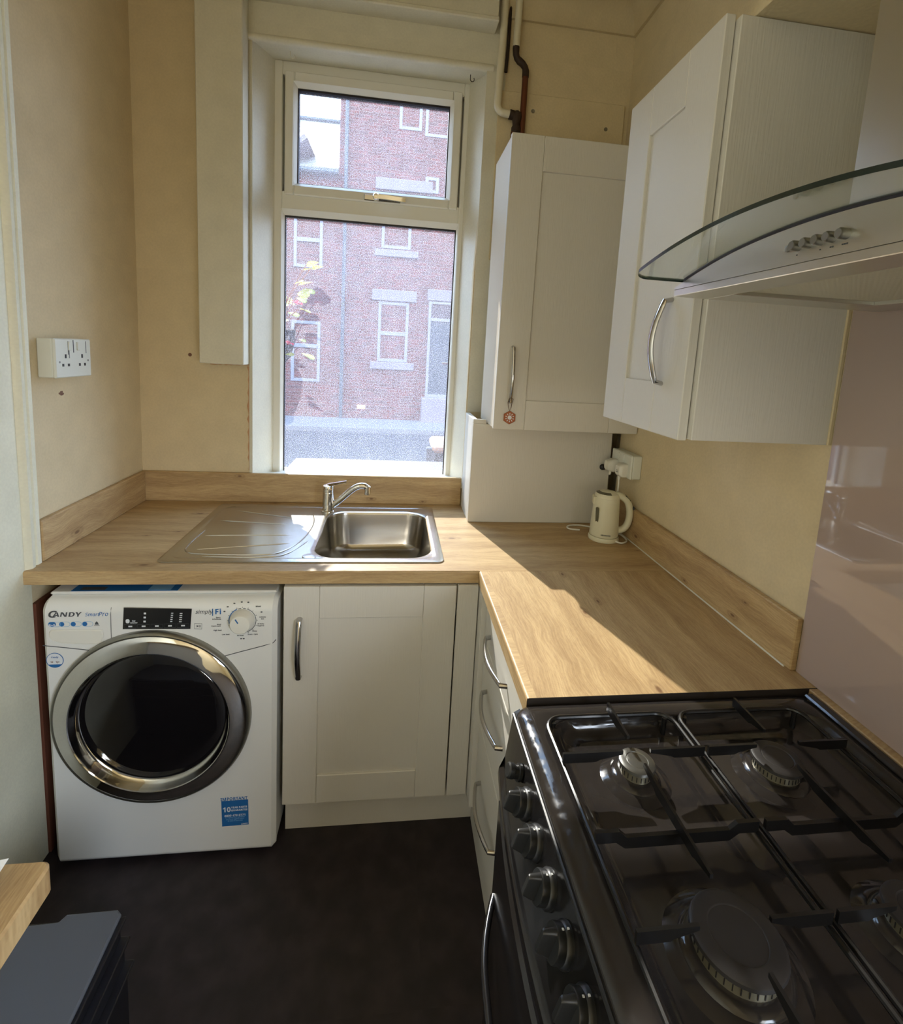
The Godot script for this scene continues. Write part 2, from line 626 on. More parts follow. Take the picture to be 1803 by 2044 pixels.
# ---------------------------------------------------------------- the room
func build_room() -> void:
	var g := Geo.new()      # window wall, with the opening
	var ox0 := 0.41
	var ox1 := 1.295
	var ot := 2.672
	var ob := 1.005
	g.box(Vector3(-0.3, -0.1, -0.22), Vector3(ox0, 3.05, 0))
	g.box(Vector3(ox1, -0.1, -0.22), Vector3(XR + 0.3, 1.9, 0))
	g.box(Vector3(1.33, 1.9, -0.22), Vector3(XR + 0.3, 3.05, 0))
	g.prism(PackedVector2Array([Vector2(ox1, 1.9), Vector2(1.33, 1.9), Vector2(1.33, ot), Vector2(1.325, ot)]), -0.22, 0.0)
	g.box(Vector3(ox0, -0.1, -0.22), Vector3(ox1, ob, 0))
	g.box(Vector3(ox0, ot, -0.22), Vector3(1.33, 3.05, 0))
	struct("wall_back", g, M.wall_paint, "cream painted window wall above the sink", "wall")
	g = Geo.new()
	g.box(Vector3(-0.2, -0.1, -0.0), Vector3(0, 3.05, 0.64))
	struct("wall_left", g, M.wall_paint, "cream painted wall with the scuffed double socket", "wall")
	g = Geo.new()
	g.box(Vector3(XR, 1.312, 0), Vector3(XR + 0.25, 3.05, 2.4))
	g.box(Vector3(XR, -0.1, 0.222), Vector3(XR + 0.25, 1.312, 2.4))
	g.box(Vector3(XR, -0.1, 2.4), Vector3(XR + 0.25, 0.95, 3.8))      # opening of an unseen window, placed to light the left side
	g.box(Vector3(XR, 2.15, 2.4), Vector3(XR + 0.25, 3.05, 3.8))
	g.box(Vector3(XR, -0.1, 3.8), Vector3(XR + 0.25, 3.05, 4.4))
	g.box(Vector3(1.29, 1.42, 1.885), Vector3(XR, 3.05, 2.36))        # added pier out of view, shading the upper cupboard side by the hood
	g.box(Vector3(XR + 0.09, -0.1, 0), Vector3(XR + 0.25, 1.312, 0.222))
	struct("wall_right", g, M.wall_paint, "yellowish cream wall behind the kettle and wall cupboard, with an added unseen pier", "wall")
	g = Geo.new()      # wall behind the viewer
	g.box(Vector3(-0.2, -0.1, 4.4), Vector3(XR + 0.25, 3.05, 4.5))
	struct("wall_front", g, M.wall_paint, "cream wall behind the viewer", "wall")
	struct("floor", bx(Vector3(-0.3, -0.1, -0.25), Vector3(XR + 0.3, 0, 4.5)), M.vinyl, "dark brown vinyl floor", "floor")
	struct("ceiling", bx(Vector3(-0.3, 2.95, -0.25), Vector3(XR + 0.3, 3.1, 4.5)), M.ceiling_paint, "cream painted ceiling", "ceiling")

	g = Geo.new()      # coving
	var sec := PackedVector2Array([Vector2(0, 0), Vector2(0, -0.095), Vector2(0.012, -0.095)])
	for i in 7:
		var a := PI / 2 * i / 6.0
		sec.append(Vector2(0.012 + 0.083 * (1.0 - cos(a)), -0.083 + 0.083 * sin(a) - 0.004))
	sec.append(Vector2(0.1, 0))
	g.t = Transform3D(Basis(Vector3(0, 0, 1), Vector3(0, 1, 0), Vector3(-1, 0, 0)), Vector3(0, 2.95, 0))
	g.prism(sec, -XR, -1.36)
	g.t = Transform3D(Basis(Vector3(-1, 0, 0), Vector3(0, 1, 0), Vector3(0, 0, -1)), Vector3(XR, 2.95, 0))
	g.prism(sec, -4.4, 0.0)
	struct("trim_1", g, M.ceiling_paint, "curved coving along ceiling above the wall cupboards", "coving")

	g = Geo.new()      # brown bare board beside the washing machine
	g.box(Vector3(0.0, 0, 0.02), Vector3(0.012, 0.80, 0.645), 0.001)
	struct("trim_2", g, M.brown_board, "bare brown board beside the washing machine", "board")

	g = Geo.new()      # pale lining of the doorway and its moulded architrave
	g.box(Vector3(-0.2, 0, 0.645), Vector3(0.006, 2.95, 4.4), 0.002)
	struct("wall_left_lining", g, M.panel_paint, "pale gloss painted panel at the left edge", "wall panel")
	g = Geo.new()
	g.t = Transform3D(Basis(Vector3(0, 0, 1), Vector3(1, 0, 0), Vector3(0, 1, 0)), Vector3(0, 0, 0))
	g.prism(PackedVector2Array([Vector2(0.612, 0), Vector2(0.612, 0.012), Vector2(0.616, 0.016), Vector2(0.630, 0.016), Vector2(0.633, 0.012), Vector2(0.638, 0.012), Vector2(0.642, 0.017), Vector2(0.655, 0.019), Vector2(0.662, 0.014), Vector2(0.668, 0.006), Vector2(0.668, 0)]), TOP, 2.95)
	struct("trim_3", g, M.panel_paint, "moulded white architrave at the left wall's end", "architrave")

	# white boxed cover left of the window, pelmet over it, bead along the head
	struct("trim_4", bx(Vector3(0.25, 1.473, 0.0), Vector3(0.4105, 2.95, 0.08), 0.003), M.trim_paint, "white boxed pipe cover left of the window", "boxing")
	g = Geo.new()
	g.box(Vector3(0.412, 2.808, 0.0), Vector3(1.322, 2.95, 0.075), 0.002)
	g.box(Vector3(0.412, 2.793, 0.0), Vector3(1.325, 2.811, 0.084), 0.004)
	struct("trim_5", g, M.trim_paint, "white boxed pelmet above the window", "pelmet")
	g = Geo.new()
	var bead := []
	for i in 13:
		var a := PI * i / 12.0 - PI / 2
		bead.append(Vector2(cos(a) * 0.016, sin(a) * 0.014))
	bead.append(Vector2(-0.002, 0.014))
	bead.append(Vector2(-0.002, -0.014))
	g.sweep([Vector3(1.326, 2.672, 0.0), Vector3(0.408, 2.672, 0.0)], bead.map(func(q): return Vector2(-q.x, q.y)), Vector3.UP)
	struct("trim_6", g, M.trim_paint, "rounded white bead along the top of window reveal", "bead")
	g = Geo.new()      # reveal linings
	g.box(Vector3(0.4105, 1.0, -0.13), Vector3(0.4165, 2.672, 0.004), 0.001)
	g.prism(PackedVector2Array([Vector2(0.4165, 1.03), Vector2(0.424, 1.03), Vector2(0.424, 2.66), Vector2(0.4165, 2.66)]), 0.0, 0.006)
	# splayed left and right cheeks run from the opening edge to the frame
	for s in [[0.4165, 0.478, 1.0, 2.67], [1.296, 1.248, 1.0, 2.67]]:
		var x0: float = s[0]
		var x1: float = s[1]
		var top_in := x0
		if x0 > 1.0:
			top_in = 1.324
		var pts := [Vector3(x0, s[2], 0.0), Vector3(x1, s[2], -0.125), Vector3(x1, s[3], -0.125), Vector3(top_in, s[3], 0.0)]
		var o := Vector3(0.1 if x0 > 1.0 else -0.1, 0, -0.06)
		var c: Vector3 = (pts[0] + pts[2]) / 2 + o * 0.3
		g.out(pts.duplicate(), c)
		g.out([pts[0] + o, pts[1] + o * 0.2, pts[2] + o * 0.2, pts[3] + o], c + o)
		g.out([pts[1], pts[2], pts[2] + o * 0.2, pts[1] + o * 0.2], c + Vector3(0, 0, 1))
	g.box(Vector3(0.41, 2.667, -0.13), Vector3(1.33, 2.6725, 0.002))
	struct("trim_7", g, M.trim_paint, "white splayed boards lining the window reveal", "window lining")
	g = Geo.new()
	g.box(Vector3(0.4, 0.985, -0.14), Vector3(1.3, 1.008, 0.016), 0.003)
	struct("trim_8", g, M.upvc, "white window board behind the wooden upstand", "sill")

	g = bx(Vector3(0.4107, 2.674, 0.0), Vector3(1.372, 2.949, 0.006), 0.0)
	g.box(Vector3(1.30, 1.32, 0.0), Vector3(1.372, 2.6735, 0.006))
	struct("trim_10", g, M.trim_paint, "white painted boarding above and right of the window", "boarding")

	# board with screw heads on the wall above the boiler cupboard
	g = bx(Vector3(1.352, 1.95, 0.0), Vector3(1.874, 2.595, 0.012), 0.002)
	var board := struct("trim_9", g, M.wall_paint, "painted board screwed to wall above tall boiler cupboard", "board")
	for q in [Vector2(1.493, 2.532), Vector2(1.80, 2.497)]:
		g = Geo.new()
		g.t = Transform3D(Basis(Vector3.RIGHT, PI / 2), Vector3(q.x, q.y, 0.0115))
		g.lathe([Vector2(0.008, 0), Vector2(0.0075, 0.0018), Vector2(0.005, 0.0012), Vector2(0, 0.0008)], 14)
		part("screw_head", g, M.dull_steel, board)
	# small hooks screwed into the window head
	for q in [[0.548, "small painted hook under left end of the window head"], [1.243, "small dark hook under right end of the window head"]]:
		g = Geo.new()
		var path := [Vector3(q[0], 2.668, -0.05), Vector3(q[0], 2.655, -0.05)]
		for i in 9:
			var a := PI * 1.25 * i / 8.0
			path.append(Vector3(q[0] + 0.008 - 0.008 * cos(a), 2.65 - 0.008 * sin(a), -0.05))
		g.tube(path, 0.0016, 6)
		single("cup_hook", g, M.pipe_paint if q[0] < 1.0 else M.old_brass, q[1], "hook", Vector3(q[0], 2.668, -0.05), "hooks in the window head")
	# nail plug in the left part of the window wall
	g = Geo.new()
	g.t = Transform3D(Basis(Vector3.RIGHT, PI / 2), Vector3(0.187, 1.5, 0.0))
	g.lathe([Vector2(0.007, 0), Vector2(0.0065, 0.003), Vector2(0.003, 0.002), Vector2(0, 0.001)], 12)
	single("wall_plug", g, M.brown_print, "small old screw plug in wall left of the boxed cover", "plug", Vector3(0.187, 1.5, 0))

func build_window() -> void:
	var w := thing("window_1", "white plastic kitchen window with dirty panes, top one opening", "window", Vector3(0.86, 1.0, -0.16), "", "structure")
	var zi := -0.12
	var zo := -0.19
	var x0 := 0.472
	var x1 := 1.256
	# outer frame
	var g := Geo.new()
	g.box(Vector3(x0, 0.985, zo), Vector3(0.505, 2.668, zi), 0.003)
	g.box(Vector3(1.232, 0.985, zo), Vector3(x1, 2.668, zi), 0.003)
	g.box(Vector3(0.505, 2.617, zo), Vector3(1.232, 2.668, zi), 0.003)
	g.box(Vector3(0.505, 0.985, zo), Vector3(1.232, 1.003, zi), 0.003)
	g.box(Vector3(0.505, 2.108, zo), Vector3(1.232, 2.18, zi), 0.003)
	part("frame", g, M.upvc, w)
	# glazing beads round the fixed pane: sloping from the frame down to the glass
	var ring := func(name_: String, a: Rect2, b: Rect2, za: float, zb: float, m: Material) -> void:
		var q := Geo.new()
		var l := func(r: Rect2, z: float) -> PackedVector3Array:
			return PackedVector3Array([Vector3(r.position.x, r.position.y, z), Vector3(r.end.x, r.position.y, z), Vector3(r.end.x, r.end.y, z), Vector3(r.position.x, r.end.y, z)])
		q.loft([l.call(a, za), l.call(b, zb), l.call(b, -0.16), l.call(a, -0.16), l.call(a, za)], false, false)
		part(name_, q, m, w, "", 10.0)
	ring.call("glazing_bead", Rect2(0.499, 1.0, 0.737, 1.112), Rect2(0.513, 1.003, 0.714, 1.087), -0.119, -0.138, M.upvc)
	ring.call("gasket", Rect2(0.510, 1.0, 0.720, 1.092), Rect2(0.5165, 1.004, 0.7065, 1.0795), -0.1405, -0.1405, M.gasket)
	# opening sash
	g = Geo.new()
	g.box(Vector3(0.516, 2.165, -0.18), Vector3(0.552, 2.628, -0.108), 0.004)
	g.box(Vector3(1.186, 2.165, -0.18), Vector3(1.222, 2.628, -0.108), 0.004)
	g.box(Vector3(0.5525, 2.588, -0.18), Vector3(1.1855, 2.628, -0.108), 0.004)
	g.box(Vector3(0.5525, 2.165, -0.18), Vector3(1.1855, 2.203, -0.108), 0.004)
	g.box(Vector3(0.506, 2.158, -0.175), Vector3(0.53, 2.636, -0.16))
	g.box(Vector3(1.208, 2.158, -0.175), Vector3(1.2315, 2.636, -0.16))
	g.box(Vector3(0.53, 2.61, -0.175), Vector3(1.208, 2.636, -0.16))
	part("opening_sash", g, M.upvc, w)
	ring.call("glazing_bead", Rect2(0.548, 2.199, 0.642, 0.393), Rect2(0.562, 2.214, 0.613, 0.362), -0.107, -0.128, M.upvc)
	ring.call("gasket", Rect2(0.558, 2.21, 0.621, 0.37), Rect2(0.566, 2.216, 0.605, 0.352), -0.1305, -0.1305, M.gasket)
	for r in [Rect2(0.51, 1.0, 0.718, 1.09), Rect2(0.56, 2.212, 0.617, 0.366)]:
		g = Geo.new()
		g.box(Vector3(r.position.x, r.position.y, -0.1462), Vector3(r.end.x, r.end.y, -0.1422))
		var pane := part("pane", g, M.pane, w)
		g = Geo.new()
		var v0: float = 0.0 if r.position.y < 2.0 else 0.45
		var a := Vector3(r.position.x, r.position.y, -0.1466)
		var b := Vector3(r.end.x, r.position.y, -0.1466)
		var c := Vector3(r.end.x, r.end.y, -0.1466)
		var d := Vector3(r.position.x, r.end.y, -0.1466)
		var vh: float = 1.0 if r.position.y < 2.0 else 0.34
		g.tri(a, b, c, Vector2(0, v0 + vh), Vector2(1, v0 + vh), Vector2(1, v0))
		g.tri(a, c, d, Vector2(0, v0 + vh), Vector2(1, v0), Vector2(0, v0))
		part("dirt_film", g, M.window_dirt, pane, "dried rain marks and dust on the pane")
	# handle
	g = Geo.new()
	g.box(Vector3(0.835, 2.168, -0.1085), Vector3(0.985, 2.193, -0.100), 0.003)
	var h := part("handle", g, M.handle_chrome, w)
	g = Geo.new()
	g.t = Transform3D(Basis(Vector3.RIGHT, PI / 2), Vector3(0.885, 2.181, -0.10))
	g.lathe([Vector2(0.014, 0), Vector2(0.014, 0.018), Vector2(0.011, 0.022), Vector2(0, 0.023)], 20)
	part("handle_boss", g, M.chrome, h)
	g = Geo.new()
	g.sweep([Vector3(0.885, 2.181, -0.083), Vector3(0.92, 2.180, -0.080), Vector3(0.96, 2.178, -0.081), Vector3(1.005, 2.176, -0.084)], [Vector2(-0.005, -0.008), Vector2(0.005, -0.008), Vector2(0.005, 0.008), Vector2(-0.005, 0.008)], Vector3.UP)
	part("handle_lever", g, M.chrome, h)

func build_worktop() -> void:
	# back run: an L shaped outline with the sink cut out, rounded along the front
	var zf := 0.676
	var xj := 1.2657
	var g := Geo.new()
	var yb := TOP - 0.038
	g.box(Vector3(0.006, yb, 0.001), Vector3(0.36, TOP, zf - 0.02))
	g.box(Vector3(0.36, yb, 0.001), Vector3(1.13, TOP, 0.09))
	g.box(Vector3(0.36, yb, 0.60), Vector3(1.13, TOP, zf - 0.02))
	g.box(Vector3(1.13, yb, 0.001), Vector3(XR - 0.001, TOP, zf - 0.02))
	g.box(Vector3(xj, yb, zf - 0.02), Vector3(XR - 0.001, TOP, zf - 0.0008))
	var prof := PackedVector2Array([Vector2(zf - 0.02, yb), Vector2(zf, yb)])
	for i in 6:
		var a := PI / 2 * i / 5.0
		prof.append(Vector2(zf - 0.006 + 0.006 * cos(a), TOP - 0.006 + 0.006 * sin(a)))
	prof.append(Vector2(zf - 0.02, TOP))
	g.t = Transform3D(Basis(Vector3(0, 0, 1), Vector3(0, 1, 0), Vector3(-1, 0, 0)), Vector3.ZERO)
	g.prism(prof, -xj, -0.006)
	single("worktop", g, M.wood, "oak effect worktop with the sink, under the window", "worktop", Vector3(0.95, yb, 0.34))
	# right run
	g = Geo.new()
	g.box(Vector3(xj + 0.02, yb, zf + 0.0004), Vector3(XR - 0.001, TOP, 1.2424))
	var t := single("worktop", g, M.wood_turned, "oak effect worktop with kettle end, running to the cooker", "worktop", Vector3(1.58, yb, 0.96))
	g = Geo.new()
	prof = PackedVector2Array([Vector2(xj + 0.02, yb), Vector2(xj, yb)])
	for i in 6:
		var a := PI / 2 * i / 5.0
		prof.append(Vector2(xj + 0.006 - 0.006 * cos(a), TOP - 0.006 + 0.006 * sin(a)))
	prof.append(Vector2(xj + 0.02, TOP))
	g.prism(prof, zf + 0.0004, 1.2424)
	part("front_edge", g, M.wood_side, t)
	g = Geo.new()
	g.box(Vector3(xj + 0.001, yb + 0.001, 1.2424), Vector3(XR - 0.002, TOP - 0.0005, 1.2434))
	part("end_strip", g, M.dark_gap, t)
	# upstands, with rounded top edges
	var ht := 0.1208
	var up := func(lo: Vector3, hi: Vector3, m: Material, label: String, at: Vector3) -> void:
		single("upstand", bx(lo, hi, 0.003), m, label, "upstand", at, "")
	up.call(Vector3(0.0005, TOP, 0.0185), Vector3(0.018, TOP + ht, 0.610), M.wood_side, "short oak effect upstand along the left wall", Vector3(0.009, TOP, 0.3))
	up.call(Vector3(0.0005, TOP, 0.0005), Vector3(1.291, TOP + ht, 0.018), M.wood, "oak effect upstand behind tap, under window", Vector3(0.65, TOP, 0.009))
	up.call(Vector3(XR - 0.018, TOP, 0.24), Vector3(XR - 0.0005, TOP + ht, 1.186), M.wood_side, "long oak effect upstand behind the kettle", Vector3(XR - 0.009, TOP, 0.7))
	g = Geo.new()
	g.tube([Vector3(XR - 0.019, TOP + 0.0012, 0.26), Vector3(XR - 0.019, TOP + 0.0012, 1.17)], 0.0022, 6)
	single("sealant_bead", g, M.white_plastic, "thin white sealant line along the long right upstand", "sealant", Vector3(XR - 0.019, TOP, 0.7))
	# strip of worktop left along the wall beside the cooker
	single("worktop_strip", bx(Vector3(1.872, 0.872, 1.2436), Vector3(XR - 0.0005, TOP, 2.05), 0.002), M.wood_side, "narrow wooden strip between cooker and splashback", "strip", Vector3(1.884, 0.872, 1.65))

func build_sink() -> void:
	var s := thing("kitchen_sink", "stainless steel inset sink with drainer on the left", "sink", Vector3(0.7415, TOP, 0.338))
	var cx := 0.7405
	var cz := 0.338
	var hx := 0.4245
	var hz := 0.2815
	var k := 8
	var g := Geo.new()
	var bxc := 0.9415
	var bzc := 0.352
	var bhx := 0.190
	var bhz := 0.224
	var loops := []
	for q in [[0.0, 0.0005], [0.0, 0.0025], [0.002, 0.0042], [0.010, 0.0046], [0.022, 0.0050], [0.028, 0.0046], [0.033, 0.0016]]:
		loops.append(rrect(cx, cz, hx - q[0], hz - q[0], 0.022 + 0.4 * q[0], TOP + q[1], k))
	for q in [[0.016, 0.0014, 0.085], [0.006, 0.0012, 0.08], [0.0, -0.002, 0.077]]:
		loops.append(rrect(bxc, bzc, bhx + q[0], bhz + q[0], q[2], TOP + q[1], k))
	g.loft(loops, false, false)
	part("deck", g, M.steel, s)
	g = Geo.new()
	loops = []
	for q in [[0.0, -0.002, 0.077], [0.003, -0.01, 0.075], [0.010, -0.08, 0.072], [0.016, -0.125, 0.07], [0.026, -0.142, 0.068], [0.045, -0.150, 0.062], [0.12, -0.153, 0.03]]:
		loops.append(rrect(bxc, bzc, bhx - q[0], bhz - q[0], q[2], TOP + q[1], k))
	g.loft(loops, false, true)
	var bowl := part("bowl", g, M.bowl_steel, s, "deep square bowl with rounded corners", 60.0)
	g = Geo.new()
	g.t = Transform3D(Basis(), Vector3(bxc, TOP - 0.153, bzc))
	g.lathe([Vector2(0.04, 0), Vector2(0.04, 0.0025), Vector2(0.034, 0.003), Vector2(0.028, -0.0), Vector2(0, -0.001)], 28)
	part("waste", g, M.chrome, bowl)
	var y := TOP + 0.0015
	var groove := func(pts: Array) -> void:
		var q := Geo.new()
		var c := Curve3D.new()
		c.bake_interval = 0.01
		for i in pts.size():
			var pr: Vector2 = pts[maxi(i - 1, 0)]
			var nx: Vector2 = pts[mini(i + 1, pts.size() - 1)]
			var tn := (nx - pr) / 6.0
			c.add_point(Vector3(pts[i].x, y, pts[i].y), -Vector3(tn.x, 0, tn.y), Vector3(tn.x, 0, tn.y))
		var path := []
		var rad := []
		var bk := c.get_baked_points()
		for i in bk.size():
			path.append(bk[i])
			rad.append(0.0024 * clampf(minf(i, bk.size() - 1 - i) / 4.0 + 0.1, 0.1, 1.0))
		q.tube(path, rad, 8)
		part("drainer_ridge", q, M.steel, s)
	groove.call([Vector2(0.40, 0.135), Vector2(0.63, 0.215)])
	groove.call([Vector2(0.374, 0.25), Vector2(0.62, 0.285)])
	groove.call([Vector2(0.377, 0.40), Vector2(0.65, 0.39)])
	groove.call([Vector2(0.395, 0.52), Vector2(0.665, 0.465)])
	groove.call([Vector2(0.36, 0.34), Vector2(0.356, 0.47), Vector2(0.37, 0.535), Vector2(0.43, 0.556), Vector2(0.60, 0.560), Vector2(0.66, 0.53), Vector2(0.70, 0.43), Vector2(0.712, 0.28), Vector2(0.69, 0.15)])
	groove.call([Vector2(0.43, 0.575), Vector2(0.61, 0.578), Vector2(0.675, 0.55), Vector2(0.722, 0.44)])
	g = Geo.new()
	g.t = Transform3D(Basis(), Vector3(0.745, TOP + 0.001, 0.573))
	g.lathe([Vector2(0.021, 0), Vector2(0.021, 0.002), Vector2(0.018, 0.0034), Vector2(0, 0.0036)], 28)
	part("blanking_cap", g, M.steel, s)

	var t := thing("mixer_tap", "chrome single lever mixer tap behind the sink bowl", "tap", Vector3(0.745, TOP + 0.001, 0.125))
	g = Geo.new()
	g.t = Transform3D(Basis(), Vector3(0.745, TOP + 0.001, 0.125))
	g.lathe([Vector2(0.027, 0), Vector2(0.027, 0.004), Vector2(0.0235, 0.007), Vector2(0.0225, 0.03), Vector2(0.0225, 0.031), Vector2(0.0232, 0.032), Vector2(0.0232, 0.078), Vector2(0.0225, 0.08), Vector2(0.0225, 0.082), Vector2(0.0235, 0.084), Vector2(0.0235, 0.1), Vector2(0.021, 0.106), Vector2(0.012, 0.109), Vector2(0, 0.110)], 32)
	part("body", g, M.chrome, t)
	g = Geo.new()
	var lv := [Vector3(0.728, TOP + 0.104, 0.125), Vector3(0.75, TOP + 0.112, 0.125), Vector3(0.785, TOP + 0.118, 0.125), Vector3(0.815, TOP + 0.124, 0.125)]
	g.sweep(lv, [Vector2(-0.011, -0.003), Vector2(0.011, -0.003), Vector2(0.013, 0.0), Vector2(0.008, 0.004), Vector2(-0.008, 0.004), Vector2(-0.013, 0.0)], Vector3.UP)
	part("lever", g, M.chrome, t)
	g = Geo.new()
	var c := Curve3D.new()
	c.bake_interval = 0.006
	for q in [[0.755, 0.022, 0.0], [0.79, 0.052, 0.012], [0.835, 0.095, 0.02], [0.862, 0.112, 0.022], [0.885, 0.114, 0.022], [0.896, 0.106, 0.022]]:
		c.add_point(Vector3(q[0], TOP + q[1], 0.125 + q[2]))
	for i in c.point_count:
		var d := (c.get_point_position(mini(i + 1, c.point_count - 1)) - c.get_point_position(maxi(i - 1, 0))) / 6.0
		c.set_point_in(i, -d)
		c.set_point_out(i, d)
	g.tube(Array(c.get_baked_points()), 0.0125, 16)
	part("spout", g, M.chrome, t)
	g = Geo.new()
	g.t = Transform3D(Basis(), Vector3(0.898, TOP + 0.079, 0.147))
	g.lathe([Vector2(0.011, 0), Vector2(0.0125, 0.001), Vector2(0.0125, 0.02), Vector2(0.0135, 0.021), Vector2(0.0135, 0.032), Vector2(0.008, 0.037), Vector2(0, 0.038)], 24)
	part("aerator", g, M.chrome, t)

# ---------------------------------------------------------------- washing machine
func build_washer() -> void:
	var w := thing("washing_machine", "white front loading washing machine with chrome ringed door", "washing machine", Vector3(0.367, 0, 0.45))
	var zf := 0.70
	var x0 := 0.058
	var x1 := 0.677
	var g := Geo.new()
	var prof := PackedVector2Array([Vector2(0.12, 0.014), Vector2(zf - 0.02, 0.014)])
	for i in 5:
		var a := PI / 2 * i / 4.0
		prof.append(Vector2(zf - 0.02 + 0.02 * sin(a), 0.034 - 0.02 * cos(a)))
	for i in 9:
		var a := PI / 2 * i / 8.0
		prof.append(Vector2(zf - 0.042 + 0.042 * cos(a), 0.798 + 0.040 * sin(a)))
	prof.append(Vector2(0.12, 0.838))
	g.t = Transform3D(Basis(Vector3(0, 0, 1), Vector3(0, 1, 0), Vector3(-1, 0, 0)), Vector3.ZERO)
	g.prism(prof, -x1, -x0, 0.012)
	part("body", g, M.white_enamel, w, "", 32.0)
	g = Geo.new()
	for q in [[0.10, 0.62], [0.63, 0.62], [0.10, 0.18], [0.63, 0.18]]:
		g = Geo.new()
		g.t = Transform3D(Basis(), Vector3(q[0], 0, q[1]))
		g.lathe([Vector2(0.02, 0), Vector2(0.02, 0.01), Vector2(0.012, 0.02)], 16)
		part("foot", g, M.gasket, w)
	# lid
	g = Geo.new()
	g.box(Vector3(x0 + 0.006, 0.838, 0.12), Vector3(x1 - 0.006, 0.8465, 0.668), 0.004)
	part("lid", g, M.white_enamel, w)
	g = Geo.new()
	g.box(Vector3(0.115, 0.8465, 0.36), Vector3(0.395, 0.8473, 0.663))
	var lab := part("lid_label", g, M.blue_print, w, "blue paper label on the lid")
	g = Geo.new()
	g.box(Vector3(0.315, 0.8474, 0.60), Vector3(0.375, 0.8477, 0.659))
	part("label_patch", g, M.pale_blue_print, lab)
	g = Geo.new()
	g.box(Vector3(0.135, 0.8474, 0.640), Vector3(0.20, 0.8477, 0.657))
	part("label_line", g, M.grey_print, lab)
	# thin seams of the fascia and the detergent drawer
	g = Geo.new()
	var seam := [Vector3(0.061, 0.708, zf + 0.0002), Vector3(0.12, 0.700, zf + 0.0002), Vector3(0.2, 0.688, zf + 0.0002)]
	g.tube(seam, 0.0012, 5)
	part("fascia_seam", g, M.grey_print, w)
	g = Geo.new()
	g.tube([Vector3(0.53, 0.664, zf + 0.0002), Vector3(0.58, 0.678, zf + 0.0002), Vector3(0.64, 0.694, zf + 0.0002), Vector3(0.668, 0.702, zf - 0.0015), Vector3(0.674, 0.708, zf - 0.008)], 0.0012, 5)
	part("fascia_seam", g, M.grey_print, w)
	var dr := Geo.new()
	dr.tube([Vector3(0.2345, 0.700, zf + 0.0002), Vector3(0.2355, 0.798, zf + 0.0002), Vector3(0.236, 0.815, zf - 0.0037)], 0.0008, 5)
	var drawer := part("detergent_drawer", dr, M.grey_print, w, "seam of the soap drawer")
	g = Geo.new()
	g.t = Transform3D(Basis(), Vector3(0, 0, zf))
	var leaf := PackedVector2Array([Vector2(0.078, 0.748), Vector2(0.078, 0.733), Vector2(0.084, 0.724), Vector2(0.11, 0.715), Vector2(0.15, 0.711), Vector2(0.20, 0.7105), Vector2(0.212, 0.716), Vector2(0.216, 0.735), Vector2(0.214, 0.752), Vector2(0.18, 0.754), Vector2(0.12, 0.7545), Vector2(0.084, 0.7535)])
	g.prism(leaf, -0.001, 0.0035, 0.003)
	part("drawer_grip", g, M.white_plastic, drawer)
	# display
	g = Geo.new()
	g.t = Transform3D(Basis(), Vector3(0, 0, zf))
	g.prism(PackedVector2Array([Vector2(0.2655, 0.753), Vector2(0.4425, 0.7505), Vector2(0.4475, 0.811), Vector2(0.270, 0.8165)]), -0.001, 0.0022, 0.001)
	var disp := part("display", g, M.display_black, w)
	var zd := zf + 0.0023
	for i in 5:
		var bx0: float = 0.270 + i * 0.0345
		g = Geo.new()
		g.tube([Vector3(bx0, 0.7565, zd), Vector3(bx0 + 0.031, 0.756, zd), Vector3(bx0 + 0.0315, 0.767, zd), Vector3(bx0 + 0.0005, 0.7675, zd)], 0.0005, 4, false, true)
		part("touch_key", g, M.grey_print, disp)
		part("key_icon", bx(Vector3(bx0 + 0.011, 0.7595, zd), Vector3(bx0 + 0.021, 0.7635, zd + 0.0002)), M.white_print, disp)
	for i in 5:
		part("indicator", bx(Vector3(0.3935 - i * 0.0008, 0.798 - i * 0.0062, zd), Vector3(0.399 - i * 0.0008, 0.8005 - i * 0.0062, zd + 0.0002)), M.white_print, disp)
		part("indicator", bx(Vector3(0.416 - i * 0.0006, 0.797 - i * 0.0062, zd), Vector3(0.423 - i * 0.0006, 0.7995 - i * 0.0062, zd + 0.0002)), M.white_print, disp)
	for i in 3:
		part("indicator", bx(Vector3(0.322 - i * 0.0008, 0.797 - i * 0.012, zd), Vector3(0.328 - i * 0.0008, 0.802 - i * 0.012, zd + 0.0002)), M.white_print, disp)
	g = Geo.new()
	g.t = Transform3D(Basis(), Vector3(0.2745, 0.771, zd))
	g.prism(rpoly(0.0, 0.0, 0.01, 0.012, 0.004), 0.0, 0.0002)
	part("lock_icon", g, M.white_print, disp)
	lettering("display_text", "Key\nSelector", 0.003, M.white_print, disp, Vector3(0.2955, 0.775, zd), true)
	# start and pause button
	g = Geo.new()
	g.tube([Vector3(0.4535, 0.7505, zf + 0.0004), Vector3(0.473, 0.7495, zf + 0.0004), Vector3(0.4735, 0.7655, zf + 0.0004), Vector3(0.454, 0.7665, zf + 0.0004)], 0.0006, 4, false, true)
	g.t = Transform3D(Basis(), Vector3(0, 0, zf))
	g.prism(PackedVector2Array([Vector2(0.4595, 0.7545), Vector2(0.4645, 0.758), Vector2(0.4595, 0.7615)]), -0.0003, 0.0006)
	g.box(Vector3(0.4655, 0.7545, -0.0003), Vector3(0.4668, 0.7615, 0.0006))
	g.box(Vector3(0.4682, 0.7545, -0.0003), Vector3(0.4695, 0.7615, 0.0006))
	part("start_button", g, M.grey_print, w)
	# programme dial
	var dc := Vector3(0.5835, 0.7735, zf)
	g = Geo.new()
